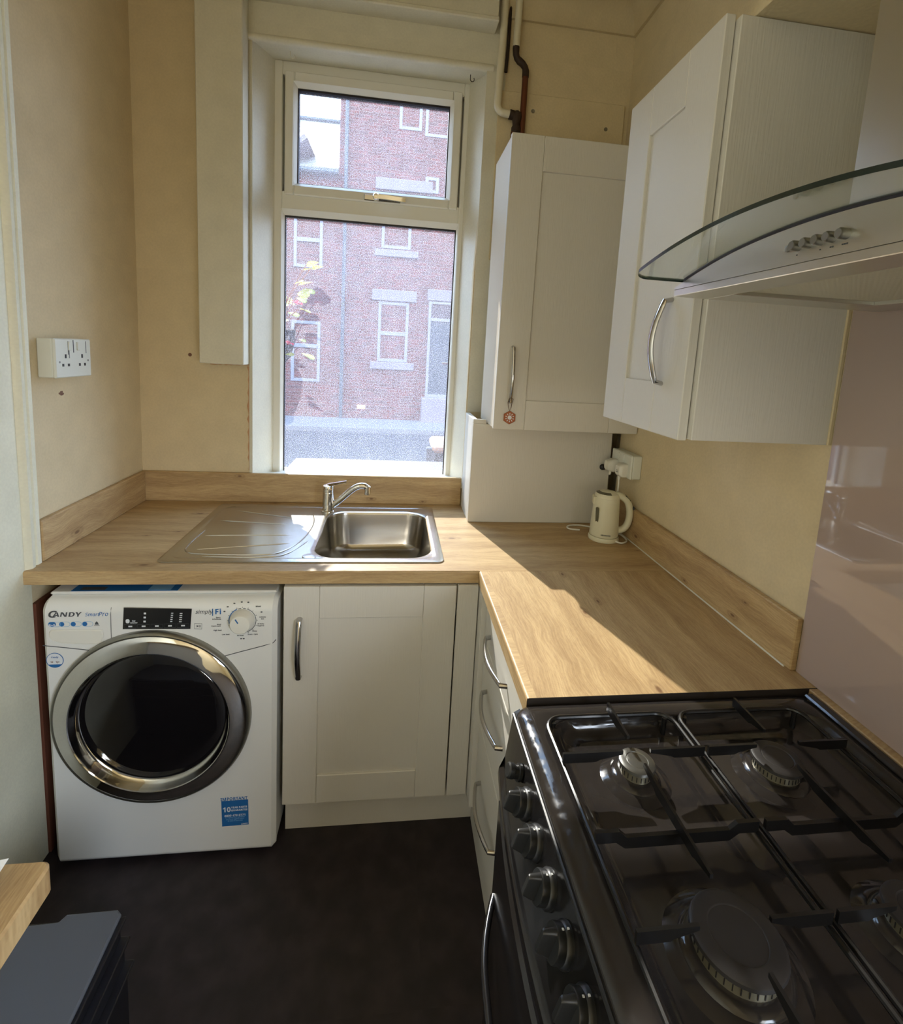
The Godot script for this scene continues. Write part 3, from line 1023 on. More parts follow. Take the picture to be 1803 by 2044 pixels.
	g.t = Transform3D(Basis(Vector3.RIGHT, PI / 2), dc)
	g.lathe([Vector2(0.034, 0), Vector2(0.0335, 0.006), Vector2(0.030, 0.016), Vector2(0.0285, 0.024), Vector2(0.026, 0.027), Vector2(0.018, 0.0285), Vector2(0, 0.029)], 40)
	var dial := part("programme_dial", g, M.white_plastic, w)
	g = Geo.new()
	g.t = Transform3D(Basis(Vector3(0, 0, 1), deg_to_rad(32)), dc + Vector3(0, 0, 0.0285))
	g.box(Vector3(-0.0016, 0.008, -0.001), Vector3(0.0016, 0.022, 0.0012), 0.0004)
	part("dial_mark", g, M.blue_print, dial)
	g = Geo.new()
	var arc := func(q: Geo, a0: float, a1: float, r: float, th: float) -> void:
		var path := []
		for i in 25:
			var a := deg_to_rad(lerpf(a0, a1, i / 24.0))
			path.append(dc + Vector3(sin(a) * r, cos(a) * r, 0.0004))
		q.tube(path, th, 5)
	arc.call(g, -125.0, -25.0, 0.037, 0.0013)
	part("dial_ring", g, M.blue_print, w, "blue part of the ring round the dial")
	g = Geo.new()
	arc.call(g, -18.0, -6.0, 0.037, 0.0009)
	arc.call(g, 3.0, 14.0, 0.037, 0.0009)
	arc.call(g, 20.0, 165.0, 0.037, 0.0008)
	for i in 16:
		var a := TAU * i / 16.0
		g.t = Transform3D(Basis(Vector3(0, 0, 1), -a), dc)
		g.box(Vector3(-0.0006, 0.039, -0.0003), Vector3(0.0006, 0.0415, 0.0006))
	for q in [[-0.022, 0.052], [-0.002, 0.056], [0.016, 0.055], [-0.04, 0.042], [-0.049, 0.028], [0.052, 0.025], [-0.004, -0.056], [0.003, -0.056]]:
		g.t = Transform3D(Basis(), dc + Vector3(q[0], q[1], 0))
		g.prism(rpoly(-0.0026, -0.0016, 0.0026, 0.0016, 0.0008, 2), -0.0003, 0.0005)
	g.t = Transform3D()
	part("dial_marks", g, M.grey_print, w)
	for q in [["Sport", -0.066, 0.010], ["& Delicate", -0.070, 0.005], ["Wool", -0.064, -0.011], ["Hand wash", -0.072, -0.016], ["High heat", -0.068, -0.029], ["Low heat", -0.046, -0.042], ["No heat", -0.006, -0.046], ["Drain + Spin", 0.028, -0.043], ["Rinse", 0.033, -0.033], ["All Baby\nHygiene", 0.05, -0.014], ["Cottons\nEco", 0.055, 0.007], ["Mixed", 0.043, 0.042]]:
		lettering("dial_text", q[0], 0.0026, M.grey_print, w, dc + Vector3(q[1], q[2], 0.0002), true)
	lettering("logo_text", "C", 0.0190, M.grey_print, w, Vector3(0.0885, 0.7985, zf + 0.0002), true, true, 0.0008, Basis(), 1.35)
	lettering("logo_text", "ANDY", 0.0125, M.grey_print, w, Vector3(0.1255, 0.7975, zf + 0.0002), true, true, 0.0008, Basis(), 1.5)
	lettering("range_text", "Smart", 0.0095, M.blue_print, w, Vector3(0.189, 0.797, zf + 0.0002), false, true)
	lettering("range_text", "Pro", 0.0115, M.blue_print, w, Vector3(0.2175, 0.798, zf + 0.0002), false, true)
	lettering("simply_text", "simply", 0.011, M.grey_print, w, Vector3(0.480, 0.801, zf + 0.0002), false, true)
	lettering("simply_text", "|Fi", 0.015, M.blue_print, w, Vector3(0.5115, 0.801, zf + 0.0002), true, false)
	# row of blue pills with icons
	for i in 5:
		var cx: float = [0.0925, 0.118, 0.147, 0.176, 0.199][i]
		g = Geo.new()
		g.t = Transform3D(Basis(), Vector3(cx, 0.7695, zf))
		if i < 4:
			var hw := 0.0155 if i == 0 else 0.0135
			var path := []
			for q in rpoly(-hw, -0.007, hw, 0.007, 0.0069):
				path.append(Vector3(q.x, q.y, 0.0003))
			g.tube(path, 0.0005, 4, false, true)
			var disc := Geo.new()
			disc.t = g.t
			disc.prism(rpoly(-hw + 0.0006, -0.0064, (0.004 if i == 0 else -0.001), 0.0064, 0.006), -0.0003, 0.0004)
			part("feature_badge", g, M.pale_blue_print, w)
			part("badge_disc", disc, M.blue_print, w)
			if i == 0:
				lettering("badge_text", "8+5", 0.0075, M.white_print, w, Vector3(cx - 0.006, 0.7662, zf + 0.0004), true)
		else:
			g.prism(PackedVector2Array([Vector2(-0.0055, -0.0025), Vector2(0.0055, -0.0025), Vector2(0.003, 0.004), Vector2(0, 0.0075), Vector2(-0.003, 0.004)]), -0.0003, 0.0004)
			g.box(Vector3(-0.007, -0.0055, -0.0003), Vector3(0.007, -0.0045, 0.0004))
			part("feature_badge", g, M.grey_print, w)
	# round sticker
	var st := Geo.new()
	st.t = Transform3D(Basis(Vector3.RIGHT, PI / 2), Vector3(0.0885, 0.6635, zf - 0.0001))
	st.lathe([Vector2(0.0215, 0), Vector2(0.0215, 0.0005), Vector2(0, 0.0005)], 32)
	var sticker := part("round_sticker", st, M.white_print, w)
	g = Geo.new()
	var ringp := []
	for i in 40:
		ringp.append(Vector3(0.0885 + 0.0212 * cos(TAU * i / 40.0), 0.6635 + 0.0212 * sin(TAU * i / 40.0), zf + 0.0003))
	g.tube(ringp, 0.0009, 5, false, true)
	g.t = Transform3D(Basis(), Vector3(0.0885, 0.6635, zf))
	var seg := PackedVector2Array()
	for i in 13:
		var a := deg_to_rad(lerpf(215.0, 325.0, i / 12.0))
		seg.append(Vector2(0.0212 * cos(a), 0.0212 * sin(a)))
	g.prism(seg, 0.0002, 0.0007)
	part("sticker_rim", g, M.blue_print, sticker)
	lettering("sticker_text", "Candy", 0.0045, M.blue_print, sticker, Vector3(0.0885, 0.6725, zf + 0.0004), true, true)
	lettering("sticker_text", "10    1yr", 0.0045, M.brown_print, sticker, Vector3(0.0885, 0.6585, zf + 0.0004), true)
	# guarantee sticker
	g = Geo.new()
	g.t = Transform3D(Basis(Vector3(0, 0, 1), 0.02), Vector3(0.56, 0.152, zf))
	g.box(Vector3(-0.0385, -0.043, -0.0002), Vector3(0.0385, 0.043, 0.0006))
	var gs := part("guarantee_sticker", g, M.blue_print, w)
	var sb := Basis(Vector3(0, 0, 1), 0.02)
	lettering("sticker_text", "IMPORTANT", 0.0095, M.blue_print, gs, Vector3(0.557, 0.2005, zf + 0.0002), true, false, 0.0008, sb)
	lettering("sticker_text", "10", 0.0155, M.white_print, gs, Vector3(0.536, 0.1645, zf + 0.0006), true, false, 0.0008, sb)
	lettering("sticker_text", "YEAR PARTS\nGUARANTEE", 0.0058, M.white_print, gs, Vector3(0.572, 0.1665, zf + 0.0006), true, false, 0.0008, sb)
	lettering("sticker_text", "0800 479 0771", 0.0066, M.white_print, gs, Vector3(0.560, 0.144, zf + 0.0006), true, false, 0.0008, sb)
	lettering("sticker_text", "to register your appliance\nyou must register within\n90 days of purchase", 0.0026, M.pale_blue_print, gs, Vector3(0.560, 0.132, zf + 0.0006), false, false, 0.0008, sb)
	lettering("sticker_text", "CANDY", 0.004, M.white_print, gs, Vector3(0.587, 0.1135, zf + 0.0006), true, true, 0.0008, sb)
	# door: outer ring, chrome dish, bulging glass
	var c := Vector3(0.3415, 0.482, zf)
	var xf := Transform3D(Basis(Vector3.RIGHT, PI / 2), c)
	g = Geo.new()
	g.t = xf
	g.lathe([Vector2(0.267, -0.002), Vector2(0.267, 0.010), Vector2(0.265, 0.016), Vector2(0.261, 0.0195), Vector2(0.257, 0.019), Vector2(0.257, 0.0)], 96, false, false)
	var door := part("door", g, M.dull_steel, w, "brushed rim of the round door")
	g = Geo.new()
	g.t = xf
	g.lathe([Vector2(0.2575, 0.012), Vector2(0.2565, 0.019), Vector2(0.250, 0.023), Vector2(0.240, 0.0265), Vector2(0.228, 0.0305), Vector2(0.2175, 0.0335), Vector2(0.2135, 0.0335), Vector2(0.211, 0.0315)], 96, false, false)
	part("chrome_ring", g, M.chrome, door, "mirror chrome ring")
	g = Geo.new()
	g.t = xf
	g.lathe([Vector2(0.2112, 0.032), Vector2(0.2095, 0.026), Vector2(0.2065, 0.014), Vector2(0.202, 0.005), Vector2(0.196, 0.002)], 96, false, false)
	part("inner_rim", g, M.chrome, door, "inner chrome lip")
	g = Geo.new()
	g.t = xf
	g.lathe([Vector2(0.197, 0.001), Vector2(0.193, 0.0045), Vector2(0.180, 0.007), Vector2(0.155, 0.011), Vector2(0.10, 0.016), Vector2(0.05, 0.0185), Vector2(0, 0.0195)], 96, false, false)
	part("porthole", g, M.porthole, door, "dark glass porthole")

# ---------------------------------------------------------------- base cabinets
func build_cabinets() -> void:
	var c := thing("sink_cabinet", "cream shaker base cupboard under the sink", "cabinet", Vector3(0.945, 0, 0.4))
	var g := bx(Vector3(0.692, 0.15, 0.10), Vector3(0.71, 0.868, 0.662), 0.001)
	g.box(Vector3(1.248, 0.15, 0.10), Vector3(1.266, 0.868, 0.662), 0.001)
	g.box(Vector3(0.71, 0.15, 0.10), Vector3(1.248, 0.168, 0.662), 0.001)
	g.box(Vector3(0.71, 0.168, 0.10), Vector3(1.248, 0.70, 0.112), 0.001)
	g.box(Vector3(0.71, 0.80, 0.645), Vector3(1.248, 0.868, 0.662), 0.001)
	part("body", g, M.carcass, c)
	var door := shaker_door(c, "door", Transform3D(Basis(), Vector3(0.693, 0.152, 0.664)), 0.506, 0.714, 0.101, 0.098, 0.096, 0.099)
	g = Geo.new()
	bow_handle(g, Vector3(0.739, 0.768, 0.684), Vector3(0.739, 0.583, 0.684), Vector3(0, 0, 1), 0.016, 0.0085, 0.005)
	part("handle", g, M.handle_chrome, door)
	g = bx(Vector3(1.2035, 0.152, 0.664), Vector3(1.2668, 0.868, 0.684), 0.0015)
	part("filler_panel", g, M.foil, c)
	single("plinth", bx(Vector3(0.69, 0, 0.604), Vector3(1.303, 0.149, 0.62), 0.001), M.foil, "cream plinth under the sink cupboard", "plinth", Vector3(1.0, 0, 0.61))

	var d := thing("drawer_unit", "cream three drawer base unit beside the black cooker", "drawer unit", Vector3(1.58, 0, 0.95))
	g = bx(Vector3(1.306, 0.15, 0.69), Vector3(1.88, 0.868, 1.236), 0.001)
	part("body", g, M.carcass, d)
	g = bx(Vector3(1.30, 0, 0.625), Vector3(1.318, 0.149, 1.236), 0.001)
	part("plinth", g, M.foil, d)
	g = bx(Vector3(1.2695, 0.152, 0.6645), Vector3(1.3, 0.868, 0.733), 0.0015)
	part("corner_post", g, M.foil, d)
	for q in [[0.724, 0.868, 0.775], [0.458, 0.721, 0.608], [0.152, 0.455, 0.314]]:
		g = bx(Vector3(1.285, q[0], 0.735), Vector3(1.3045, q[1], 1.232), 0.002)
		var dr := part("drawer", g, M.foil, d)
		g = Geo.new()
		bow_handle(g, Vector3(1.285, q[2], 0.812), Vector3(1.285, q[2], 1.022), Vector3(-1, 0, 0), 0.016, 0.0065, 0.0055)
		part("handle", g, M.handle_chrome, dr)

	# tall boiler cupboard on the window wall, right of the window
	c = thing("boiler_cupboard", "tall cream shaker wall cupboard right of the window", "wall cupboard", Vector3(1.62, 1.302, 0.2))
	g = bx(Vector3(1.348, 1.304, 0.07), Vector3(1.892, 2.298, 0.338), 0.0015)
	part("body", g, M.carcass, c)
	door = shaker_door(c, "door", Transform3D(Basis(), Vector3(1.345, 1.302, 0.340)), 0.546, 0.998, 0.113, 0.113, 0.108, 0.113)
	g = Geo.new()
	bow_handle(g, Vector3(1.397, 1.597, 0.36), Vector3(1.397, 1.400, 0.36), Vector3(0, 0, 1), 0.015, 0.006, 0.005)
	part("handle", g, M.handle_chrome, door)
	# white casing for the pipes beneath it
	c = thing("pipe_casing", "plain white casing panel standing on worktop under boiler cupboard", "casing", Vector3(1.57, TOP, 0.13))
	g = bx(Vector3(1.293, TOP + 0.0005, 0.0185), Vector3(1.311, 1.318, 0.2145), 0.0015)
	part("side_board", g, M.foil, c)
	g = bx(Vector3(1.293, TOP + 0.0005, 0.215), Vector3(1.857, 1.3015, 0.231), 0.0015)
	part("front_board", g, M.foil, c)
	g = bx(Vector3(1.293, 1.3016, 0.215), Vector3(1.344, 1.318, 0.231), 0.0015)
	part("top_piece", g, M.foil, c)
	# wall cupboard by the hood
	c = thing("wall_cupboard", "cream shaker wall cupboard with bow handle next to the hood", "wall cupboard", Vector3(1.73, 1.414, 0.98))
	g = bx(Vector3(1.584, 1.416, 0.80), Vector3(XR - 0.001, 2.196, 1.178), 0.0015)
	part("body", g, M.foil, c)
	g = bx(Vector3(XR - 0.009, 1.4165, 1.1782), Vector3(XR - 0.0005, 2.195, 1.183), 0.001)
	part("scribe_strip", g, M.wall_paint, c)
	door = shaker_door(c, "door", Transform3D(facing_room(1.582, 0.793).basis, Vector3(1.582, 1.413, 0.793)), 0.372, 0.790, 0.113, 0.112, 0.113, 0.108)
	g = Geo.new()
	bow_handle(g, Vector3(1.562, 1.700, 1.085), Vector3(1.562, 1.523, 1.078), Vector3(-1, 0, 0), 0.019, 0.0095, 0.0055)
	part("handle", g, M.handle_chrome, door)
	# board bridging the gap above the hood
	g = bx(Vector3(1.612, 2.1975, 1.16), Vector3(XR - 0.001, 2.217, 1.884), 0.001)
	single("bridging_shelf", g, M.wall_paint, "shelf board bridging above the hood from cupboard top", "shelf", Vector3(1.75, 2.1975, 1.7))

	# wooden key charm on the boiler cupboard handle
	c = thing("key_charm", "orange hexagonal wooden charm with daisy, hanging from cupboard handle", "charm", Vector3(1.401, 1.35, 0.368))
	g = Geo.new()
	var hexp := PackedVector2Array()
	for i in 6:
		var a := TAU * i / 6.0 + PI / 6.0
		hexp.append(Vector2(1.401 + 0.0245 * cos(a), 1.3465 + 0.0245 * sin(a)))
	g.prism(hexp, 0.3612, 0.366, 0.0012)
	part("disc", g, M.orange_wood, c)
	g = Geo.new()
	g.t = Transform3D(Basis(), Vector3(1.401, 1.3465, 0.0))
	g.prism(rpoly(-0.0075, -0.0075, 0.0075, 0.0075, 0.0074), 0.3655, 0.3666)
	part("daisy_centre", g, M.white_print, c)
	for i in 10:
		g = Geo.new()
		g.t = Transform3D(Basis(Vector3(0, 0, 1), TAU * i / 10.0), Vector3(1.401, 1.3465, 0.0))
		g.prism(PackedVector2Array([Vector2(-0.0006, 0.0098), Vector2(0.0006, 0.0098), Vector2(0.0019, 0.0145), Vector2(0.0008, 0.0165), Vector2(-0.0008, 0.0165), Vector2(-0.0019, 0.0145)]), 0.3655, 0.3666)
		part("petal", g, M.white_print, c)
	g = Geo.new()
	g.tube([Vector3(1.400, 1.370, 0.3645), Vector3(1.394, 1.385, 0.366), Vector3(1.3895, 1.402, 0.373), Vector3(1.3895, 1.415, 0.386), Vector3(1.397, 1.419, 0.3895), Vector3(1.4045, 1.415, 0.386), Vector3(1.4045, 1.402, 0.373), Vector3(1.404, 1.385, 0.366)], 0.0011, 6, true, true)
	part("cord_loop", g, M.dark_cord, c)

# ---------------------------------------------------------------- gas cooker
func cooker_front(z: float) -> float:     # the slight bow of the front
	return 1.222 - 0.022 * (1.0 - pow((z - 1.545) / 0.285, 2.0))

func build_cooker() -> void:
	var z0 := 1.2445
	var z1 := 1.832
	var zc := 1.5383
	var c := thing("gas_cooker", "black enamelled gas cooker with four burners", "cooker", Vector3(1.55, 0, zc))
	var g := bx(Vector3(1.25, 0.03, z0 + 0.002), Vector3(1.868, 0.866, z1 - 0.002), 0.003)
	part("body", g, M.gloss_black, c)
	# hob: a pressed tray with raised rim
	g = Geo.new()
	var xa := 1.240
	var xb := 1.868
	var hx := (xb - xa) / 2.0
	var hz := (z1 - z0) / 2.0
	var cx := (xa + xb) / 2.0
	var wx := 1.559      # centre of the well
	var wz := 1.5375
	var loops := []
	for q in [[0.001, 0.0, 0.03], [0.0, 0.024, 0.03], [0.0025, 0.0295, 0.03], [0.008, 0.0340, 0.03], [0.016, 0.0380, 0.031], [0.026, 0.0405, 0.032], [0.034, 0.0412, 0.033]]:
		loops.append(rrect(cx, zc, hx - q[0], hz - q[0], q[2], 0.866 + q[1], 8))
	for q in [[0.272, 0.2455, 0.050, 0.0402], [0.268, 0.2415, 0.047, 0.0375], [0.262, 0.240, 0.045, 0.030], [0.256, 0.234, 0.045, 0.020], [0.247, 0.225, 0.045, 0.0145], [0.235, 0.213, 0.04, 0.0125]]:
		loops.append(rrect(wx, wz, q[0], q[1], q[2], 0.866 + q[3], 8))
	g.loft(loops, false, true)
	part("hob", g, M.enamel, c)
	# back ledge with vent slots, against the wall
	g = Geo.new()
	g.box(Vector3(1.846, 0.904, z0 + 0.015), Vector3(1.866, 0.912, z1 - 0.015), 0.003)
	part("rear_ledge", g, M.enamel, c)
	# sloping control panel and its lip
	g = Geo.new()
	var n := 20
	var rows := [[], [], [], [], [], []]
	for i in n + 1:
		var z := lerpf(z0 + 0.004, z1 - 0.004, i / float(n))
		var f := cooker_front(z)
		rows[0].append(Vector3(1.252, 0.893, z))
		rows[1].append(Vector3(1.240, 0.886, z))
		rows[2].append(Vector3(f + 0.004, 0.776, z))
		rows[3].append(Vector3(f - 0.005, 0.768, z))
		rows[4].append(Vector3(f - 0.006, 0.757, z))
		rows[5].append(Vector3(1.252, 0.752, z))
	var lp := []
	for i in n + 1:
		lp.append(PackedVector3Array([rows[0][i], rows[1][i], rows[2][i], rows[3][i], rows[4][i], rows[5][i]]))
	g.loft(lp)
	part("control_panel", g, M.gloss_black, c)
	# trim strip between hob edge and panel
	g = Geo.new()
	g.tube([Vector3(1.2385, 0.8875, z0 + 0.012), Vector3(1.2385, 0.8875, z1 - 0.012)], 0.0035, 8)
	part("edge_strip", g, M.knob_black, c)
	# knobs: normal of the panel
	var nrm := Vector3(-0.95, 0.30, 0).normalized()
	var up := Vector3(0.30, 0.95, 0).normalized()
	var fr := Basis(up.cross(nrm), nrm, up)      # local y along the panel's normal
	for i in 6:
		var z := 1.402 + i * 0.0655
		var at := Vector3(lerpf(1.240, cooker_front(z) + 0.004, 0.40), 0.842, z)
		g = Geo.new()
		g.t = Transform3D(fr, at)
		g.lathe([Vector2(0.0235, -0.002), Vector2(0.0235, 0.004), Vector2(0.0215, 0.007), Vector2(0.0205, 0.008), Vector2(0.0205, 0.017), Vector2(0.0195, 0.019), Vector2(0, 0.019)], 28)
		var kn := part("knob", g, M.knob_black, c)
		g = Geo.new()
		g.t = Transform3D(fr, at)
		var gl := []
		for q in [[0.018, 0.0195, 0.0065], [0.026, 0.0175, 0.0050], [0.034, 0.0155, 0.0040], [0.036, 0.0135, 0.0030]]:
			gl.append(rrect(0, 0, q[2], q[1], q[2] * 0.8, q[0], 3))
		g.loft(gl)
		part("knob_grip", g, M.knob_black, kn)
		for s in [0.0, 0.012]:
			g = Geo.new()
			g.t = Transform3D(fr, at)
			g.box(Vector3(-0.0012, 0.010 - s * 0.55, 0.0195 + s * 0.2), Vector3(0.0012, 0.0125 - s * 0.55, 0.0212 + s * 0.2))
			part("knob_dot", g, M.white_print, kn)
	g = Geo.new()
	g.t = Transform3D(fr, Vector3(1.2275, 0.853, 1.352))
	g.lathe([Vector2(0.014, -0.002), Vector2(0.014, 0.003), Vector2(0.011, 0.004), Vector2(0.011, 0.011), Vector2(0.0125, 0.012), Vector2(0.0125, 0.020), Vector2(0.010, 0.022), Vector2(0, 0.022)], 24)
	part("ignition_button", g, M.knob_black, c)
	# grill door, oven door and their handles
	for q in [[0.10, 0.70, 0.515]]:
		g = Geo.new()
		lp = []
		for i in n + 1:
			var z := lerpf(z0 + 0.004, z1 - 0.004, i / float(n))
			var f := cooker_front(z)
			lp.append(PackedVector3Array([Vector3(1.2495, q[1], z), Vector3(f + 0.006, q[1], z), Vector3(f, q[1] - 0.006, z), Vector3(f, q[0] + 0.006, z), Vector3(f + 0.006, q[0], z), Vector3(1.2495, q[0], z)]))
		g.loft(lp)
		var d := part("door", g, M.gloss_black, c)
		g = Geo.new()
		var path := []
		for i in 25:
			var k := i / 24.0
			var z := lerpf(z0 + 0.035, z1 - 0.035, k)
			var rise: float = minf(minf(k, 1.0 - k) * 4.0, 1.0)
			path.append(Vector3(cooker_front(z) - 0.026 * sin(rise * PI / 2), q[2], z))
		g.tube(path, 0.0065, 10)
		part("handle", g, M.gloss_black, d)
	g = bx(Vector3(1.262, 0.0, z0 + 0.01), Vector3(1.85, 0.03, z1 - 0.01))
	part("foot_rail", g, M.gasket, c)
	# burners
	for q in [[1.411, 1.404, 0.0265, 0.046], [1.660, 1.413, 0.0375, 0.056], [1.409, 1.655, 0.0495, 0.068], [1.660, 1.652, 0.0375, 0.056]]:
		var at := Vector3(q[0], 0.8785, q[1])
		var r: float = q[2]
		g = Geo.new()
		g.t = Transform3D(Basis(), at)
		g.lathe([Vector2(q[3] + 0.012, -0.0005), Vector2(q[3], 0.005), Vector2(q[3] - 0.006, 0.0055), Vector2(q[3] - 0.009, 0.009), Vector2(r + 0.004, 0.012), Vector2(r - 0.004, 0.012)], 40, false, true)
		var b := part("burner", g, M.enamel, c)
		g = Geo.new()
		g.t = Transform3D(Basis(), at)
		g.lathe([Vector2(r - 0.002, 0.010), Vector2(r - 0.002, 0.026), Vector2(r - 0.006, 0.027), Vector2(0, 0.027)], 40, false, true)
		part("burner_ring", g, M.burner_ring, b)
		g = Geo.new()
		for i in (36 if r > 0.035 else 22):
			g.t = Transform3D(Basis(Vector3.UP, TAU * i / (36.0 if r > 0.035 else 22.0)), at)
			g.box(Vector3(r - 0.0035, 0.015, -0.0006), Vector3(r - 0.0012, 0.023, 0.0006))
		part("flame_port", g, M.burner_black, b)
		g = Geo.new()
		g.t = Transform3D(Basis(), at)
		g.lathe([Vector2(r + 0.001, 0.027), Vector2(r + 0.003, 0.029), Vector2(r + 0.002, 0.033), Vector2(r - 0.002, 0.035), Vector2(r * 0.68, 0.0352), Vector2(r * 0.64, 0.0340), Vector2(r * 0.60, 0.0345), Vector2(0, 0.0350)], 48, true, false)
		part("burner_cap", g, M.burner_cap_steel if r < 0.035 else M.burner_black, b)
	# pan supports: two frames side by side
	var fin := func(parent: Node3D, a: Vector3, b: Vector3, deep: float, tip: float) -> void:
		var q := Geo.new()
		var d := (b - a).normalized()
		var side := Vector3(-d.z, 0, d.x) * 0.0022
		var dn := Vector3(0, -1, 0)
		var pr := [a, b, b + dn * tip, a.lerp(b, 0.62) + dn * deep * 0.8, a.lerp(b, 0.55) + dn * deep, a + dn * deep]
		var l0 := PackedVector3Array()
		var l1 := PackedVector3Array()
		for v in pr:
			l0.append(v - side)
			l1.append(v + side)
		q.loft([l0, l1])
		part("finger", q, M.cast_iron, parent)
	var ty := 0.935
	for half in 2:
		var xa2 := 1.281 if half == 0 else 1.5345
		var xb2 := 1.527 if half == 0 else 1.795
		var xm := 1.4065 if half == 0 else 1.662
		var za := 1.300
		var zb := 1.775
		var s := thing("pan_support", "left black pan support over the small and the largest burner" if half == 0 else "right black pan support over the two wall side burners", "pan support", Vector3((xa2 + xb2) / 2, 0.88, (za + zb) / 2), "pan supports on the hob")
		g = Geo.new()
		var outline := []
		var bar := 0.0040
		var by := 0.913
		for q in rrect((xa2 + xb2) / 2, (za + zb) / 2, (xb2 - xa2) / 2 - 0.002, (zb - za) / 2, 0.030, by, 5):
			outline.append(q)
		g.tube(outline, bar, 8, false, true)
		part("frame", g, M.cast_iron, s)
		g = Geo.new()
		var zc2 := 1.5365
		var cp := [Vector3(xa2 + 0.002, by + 0.012, zc2), Vector3(xa2 + 0.034, by + 0.012, zc2), Vector3(xa2 + 0.046, by + 0.002, zc2), Vector3(xb2 - 0.046, by + 0.002, zc2), Vector3(xb2 - 0.034, by + 0.012, zc2), Vector3(xb2 - 0.002, by + 0.012, zc2)]
		g.sweep(cp, [Vector2(-0.003, -0.011), Vector2(0.003, -0.011), Vector2(0.003, 0.006), Vector2(-0.003, 0.006)], Vector3.UP)
		part("cross_bar", g, M.cast_iron, s)
		for zz in [1.4065, 1.657]:
			var r: float = 0.030 if half == 0 and zz < 1.5 else 0.046
			fin.call(s, Vector3(xa2, ty, zz), Vector3(xm - r + (0.006 if zz < 1.5 else -0.004), ty, zz), 0.017, 0.006)
			fin.call(s, Vector3(xb2, ty, zz), Vector3(xm + r - 0.006, ty, zz), 0.017, 0.006)
		fin.call(s, Vector3(xm, ty, za - 0.006), Vector3(xm, ty, 1.377), 0.017, 0.006)
		fin.call(s, Vector3(xm, ty, zb + 0.006), Vector3(xm, ty, 1.706), 0.017, 0.006)
		fin.call(s, Vector3(xm, ty, 1.525), Vector3(xm, ty, 1.434 if half == 0 else 1.452), 0.016, 0.006)
		fin.call(s, Vector3(xm, ty, 1.5252), Vector3(xm, ty, 1.606), 0.016, 0.006)
		for q in [Vector2(xa2 + 0.016, za + 0.012), Vector2(xb2 - 0.016, za + 0.012), Vector2(xa2 + 0.016, zb - 0.012), Vector2(xb2 - 0.016, zb - 0.012)]:
			g = Geo.new()
			g.tube([Vector3(q.x, by, q.y), Vector3(q.x, 0.8795, q.y)], 0.0045, 8)
			part("leg", g, M.cast_iron, s)

